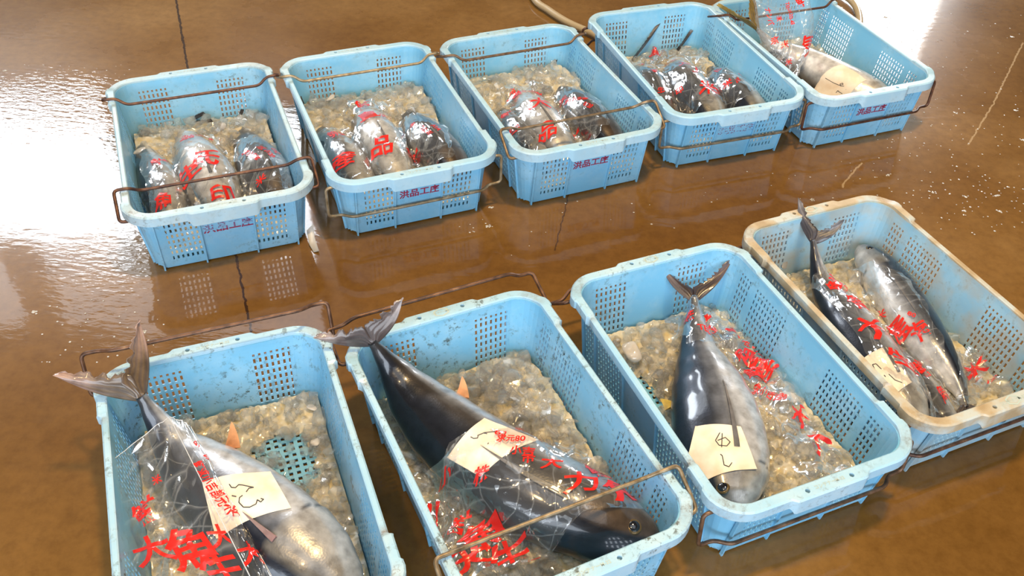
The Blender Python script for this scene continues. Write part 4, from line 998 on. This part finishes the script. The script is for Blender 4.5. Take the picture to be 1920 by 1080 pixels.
# the upright bag in crate E
def upright_bag():
    b0 = at(1488, 158, .075); top = at(1462, -30, .27); nu, nv = 40, 60; G = []
    side = (at(1530, 60, .15)-at(1400, 75, .15)).normalized(); ax = (top-b0); fr = ax.cross(side).normalized()
    def P(u, v):
        hw = .010+.086*sstep(0, .55, v)**.8; a = 2*math.pi*u; bulge = .010+.026*math.sin(math.pi*min(1, v*1.1))
        p = b0+ax*v+side*(hw*math.cos(a)-.012*v*0)+fr*(bulge*math.sin(a))
        vo = noise.voronoi(Vector((p.x*26, p.y*26, p.z*26)), distance_metric='DISTANCE')[0]
        return p+(side*math.cos(a)+fr*math.sin(a))*(.010*min(1, vo[1]-vo[0])-.004)
    V = [P(i/nu, j/nv) for j in range(nv+1) for i in range(nu)]
    Fc = [(j*nu+i, j*nu+(i+1) % nu, (j+1)*nu+(i+1) % nu, (j+1)*nu+i) for j in range(nv) for i in range(nu)]
    root = tag(empty('plastic_bag', b0), 'tall upright see-through bag with red writing rising out of the crate beside the pale hose', 'bag', 'clear printed plastic bags')
    mesh('film', V, Fc, M_FILM, root)
    s = -1 if P(.25, .5).y > P(.75, .5).y else 1
    for txt, x0, v0, sz, deg in [('米', -.035, .62, .020, 0), ('米', -.03, .36, .024, 0), ('TEL0120-48', .003, .66, .016, -90), ('ナンバ', -.062, .66, .020, -90), ('奈', -.058, .42, .024, 0), ('鮮', .055, .78, .040, 10), ('気', .06, .34, .062, 15), ('生', .03, .04, .03, 20), ('米', -.02, .2, .02, 0)]:
        V2, F2 = glyph(txt, .10); ca, sa = math.cos(math.radians(deg)), math.sin(math.radians(deg)); out = []
        for x, y in V2:
            X_, Y_ = x0+(x*ca-y*sa)*sz, v0+(x*sa+y*ca)*sz/ax.length
            hw = .010+.086*sstep(0, .55, max(0, Y_))**.8; cc = max(-.98, min(.98, X_/hw)); a = math.acos(cc)/(2*math.pi)
            if s > 0 and P(.25, .5).y > P(.75, .5).y or P(.25, .5).y > P(.75, .5).y: a = 1-a
            p = P(a % 1, Y_); out.append(p+(CAM-p).normalized()*.0012)
        mesh('red_print', out, F2, M_PRINT, root)
upright_bag()
# ------------------------------------------------------------------ things on the floor
hp = [at(985, -60, .016), at(1000, -5, .016), at(1030, 20, .016), at(1065, 42, .016), at(1110, 62, .016), at(1150, 80, .016), at(1230, 70, .016), at(1330, 20, .016), at(1420, -30, .016), at(1520, -30, .016), at(1575, -12, .016), at(1603, 10, .016), at(1612, 45, .016), at(1600, 90, .016)]
pts = [spline(hp, i/120) for i in range(121)]
V, Fc = tube(pts, .0115, 14); tag(mesh('water_hose', V, Fc, M_HOSE, None, org=pts[0]), 'thick beige hose lying on the wet floor behind the back row of crates', 'hose')
sc = [(575, 432), (587, 420), (590, 445), (598, 470), (588, 472), (580, 458)]
V = [at(x, y, .003+.004*(i % 2)) for i, (x, y) in enumerate(sc)]; V += [v-Vector((0, 0, .0012)) for v in V]
Fc = [tuple(range(6)), tuple(range(11, 5, -1))]+[(i, (i+1) % 6, (i+1) % 6+6, i+6) for i in range(6)]
tag(mesh('plastic_strip', V, Fc, M_SCRAP, None, org=V[0]), 'torn whitish strip sticking out from under the crate with the faded stamp', 'strip')
R = random.Random(11); V, Fc = [], []
def drop(p, r, fl=.5):
    o = len(V); g = 8
    for i in range(4):
        al = math.pi/2*i/3
        for k in range(g): be = 2*math.pi*k/g; V.append(p+Vector((math.cos(be)*math.cos(al)*r*1.25, math.sin(be)*math.cos(al)*r, math.sin(al)*r*fl)))
    for i in range(3):
        for k in range(g): Fc.append((o+i*g+k, o+i*g+(k+1) % g, o+(i+1)*g+(k+1) % g, o+(i+1)*g+k))
for (x0, x1, y0, y1, n) in ((1640, 1920, 20, 400, 190), (1740, 1920, 330, 440, 60), (1560, 1760, 180, 330, 40), (0, 250, 120, 200, 60), (60, 320, 560, 680, 40), (850, 1350, 330, 480, 22), (880, 940, 410, 440, 8), (1300, 1700, 300, 380, 25)):
    for _ in range(n):
        p = at(R.uniform(x0, x1), R.uniform(y0, y1), .0005); r = R.uniform(.0009, .0022)*(1.7 if R.random() < .12 else 1)
        if any(abs(l2(c, p)[0]) < .185 and abs(l2(c, p)[1]) < .285 for c in CR): continue
        drop(p, r)
        if r > .0028:
            for _ in range(5): drop(p+Vector((R.uniform(-.008, .008), R.uniform(-.005, .005), 0)), r*.6)
o = mesh('foam_specks', V, Fc, M_FOAM, None); tag(o, 'white bubbles and water beads scattered over the brown wet floor', 'bubbles', kind='stuff')
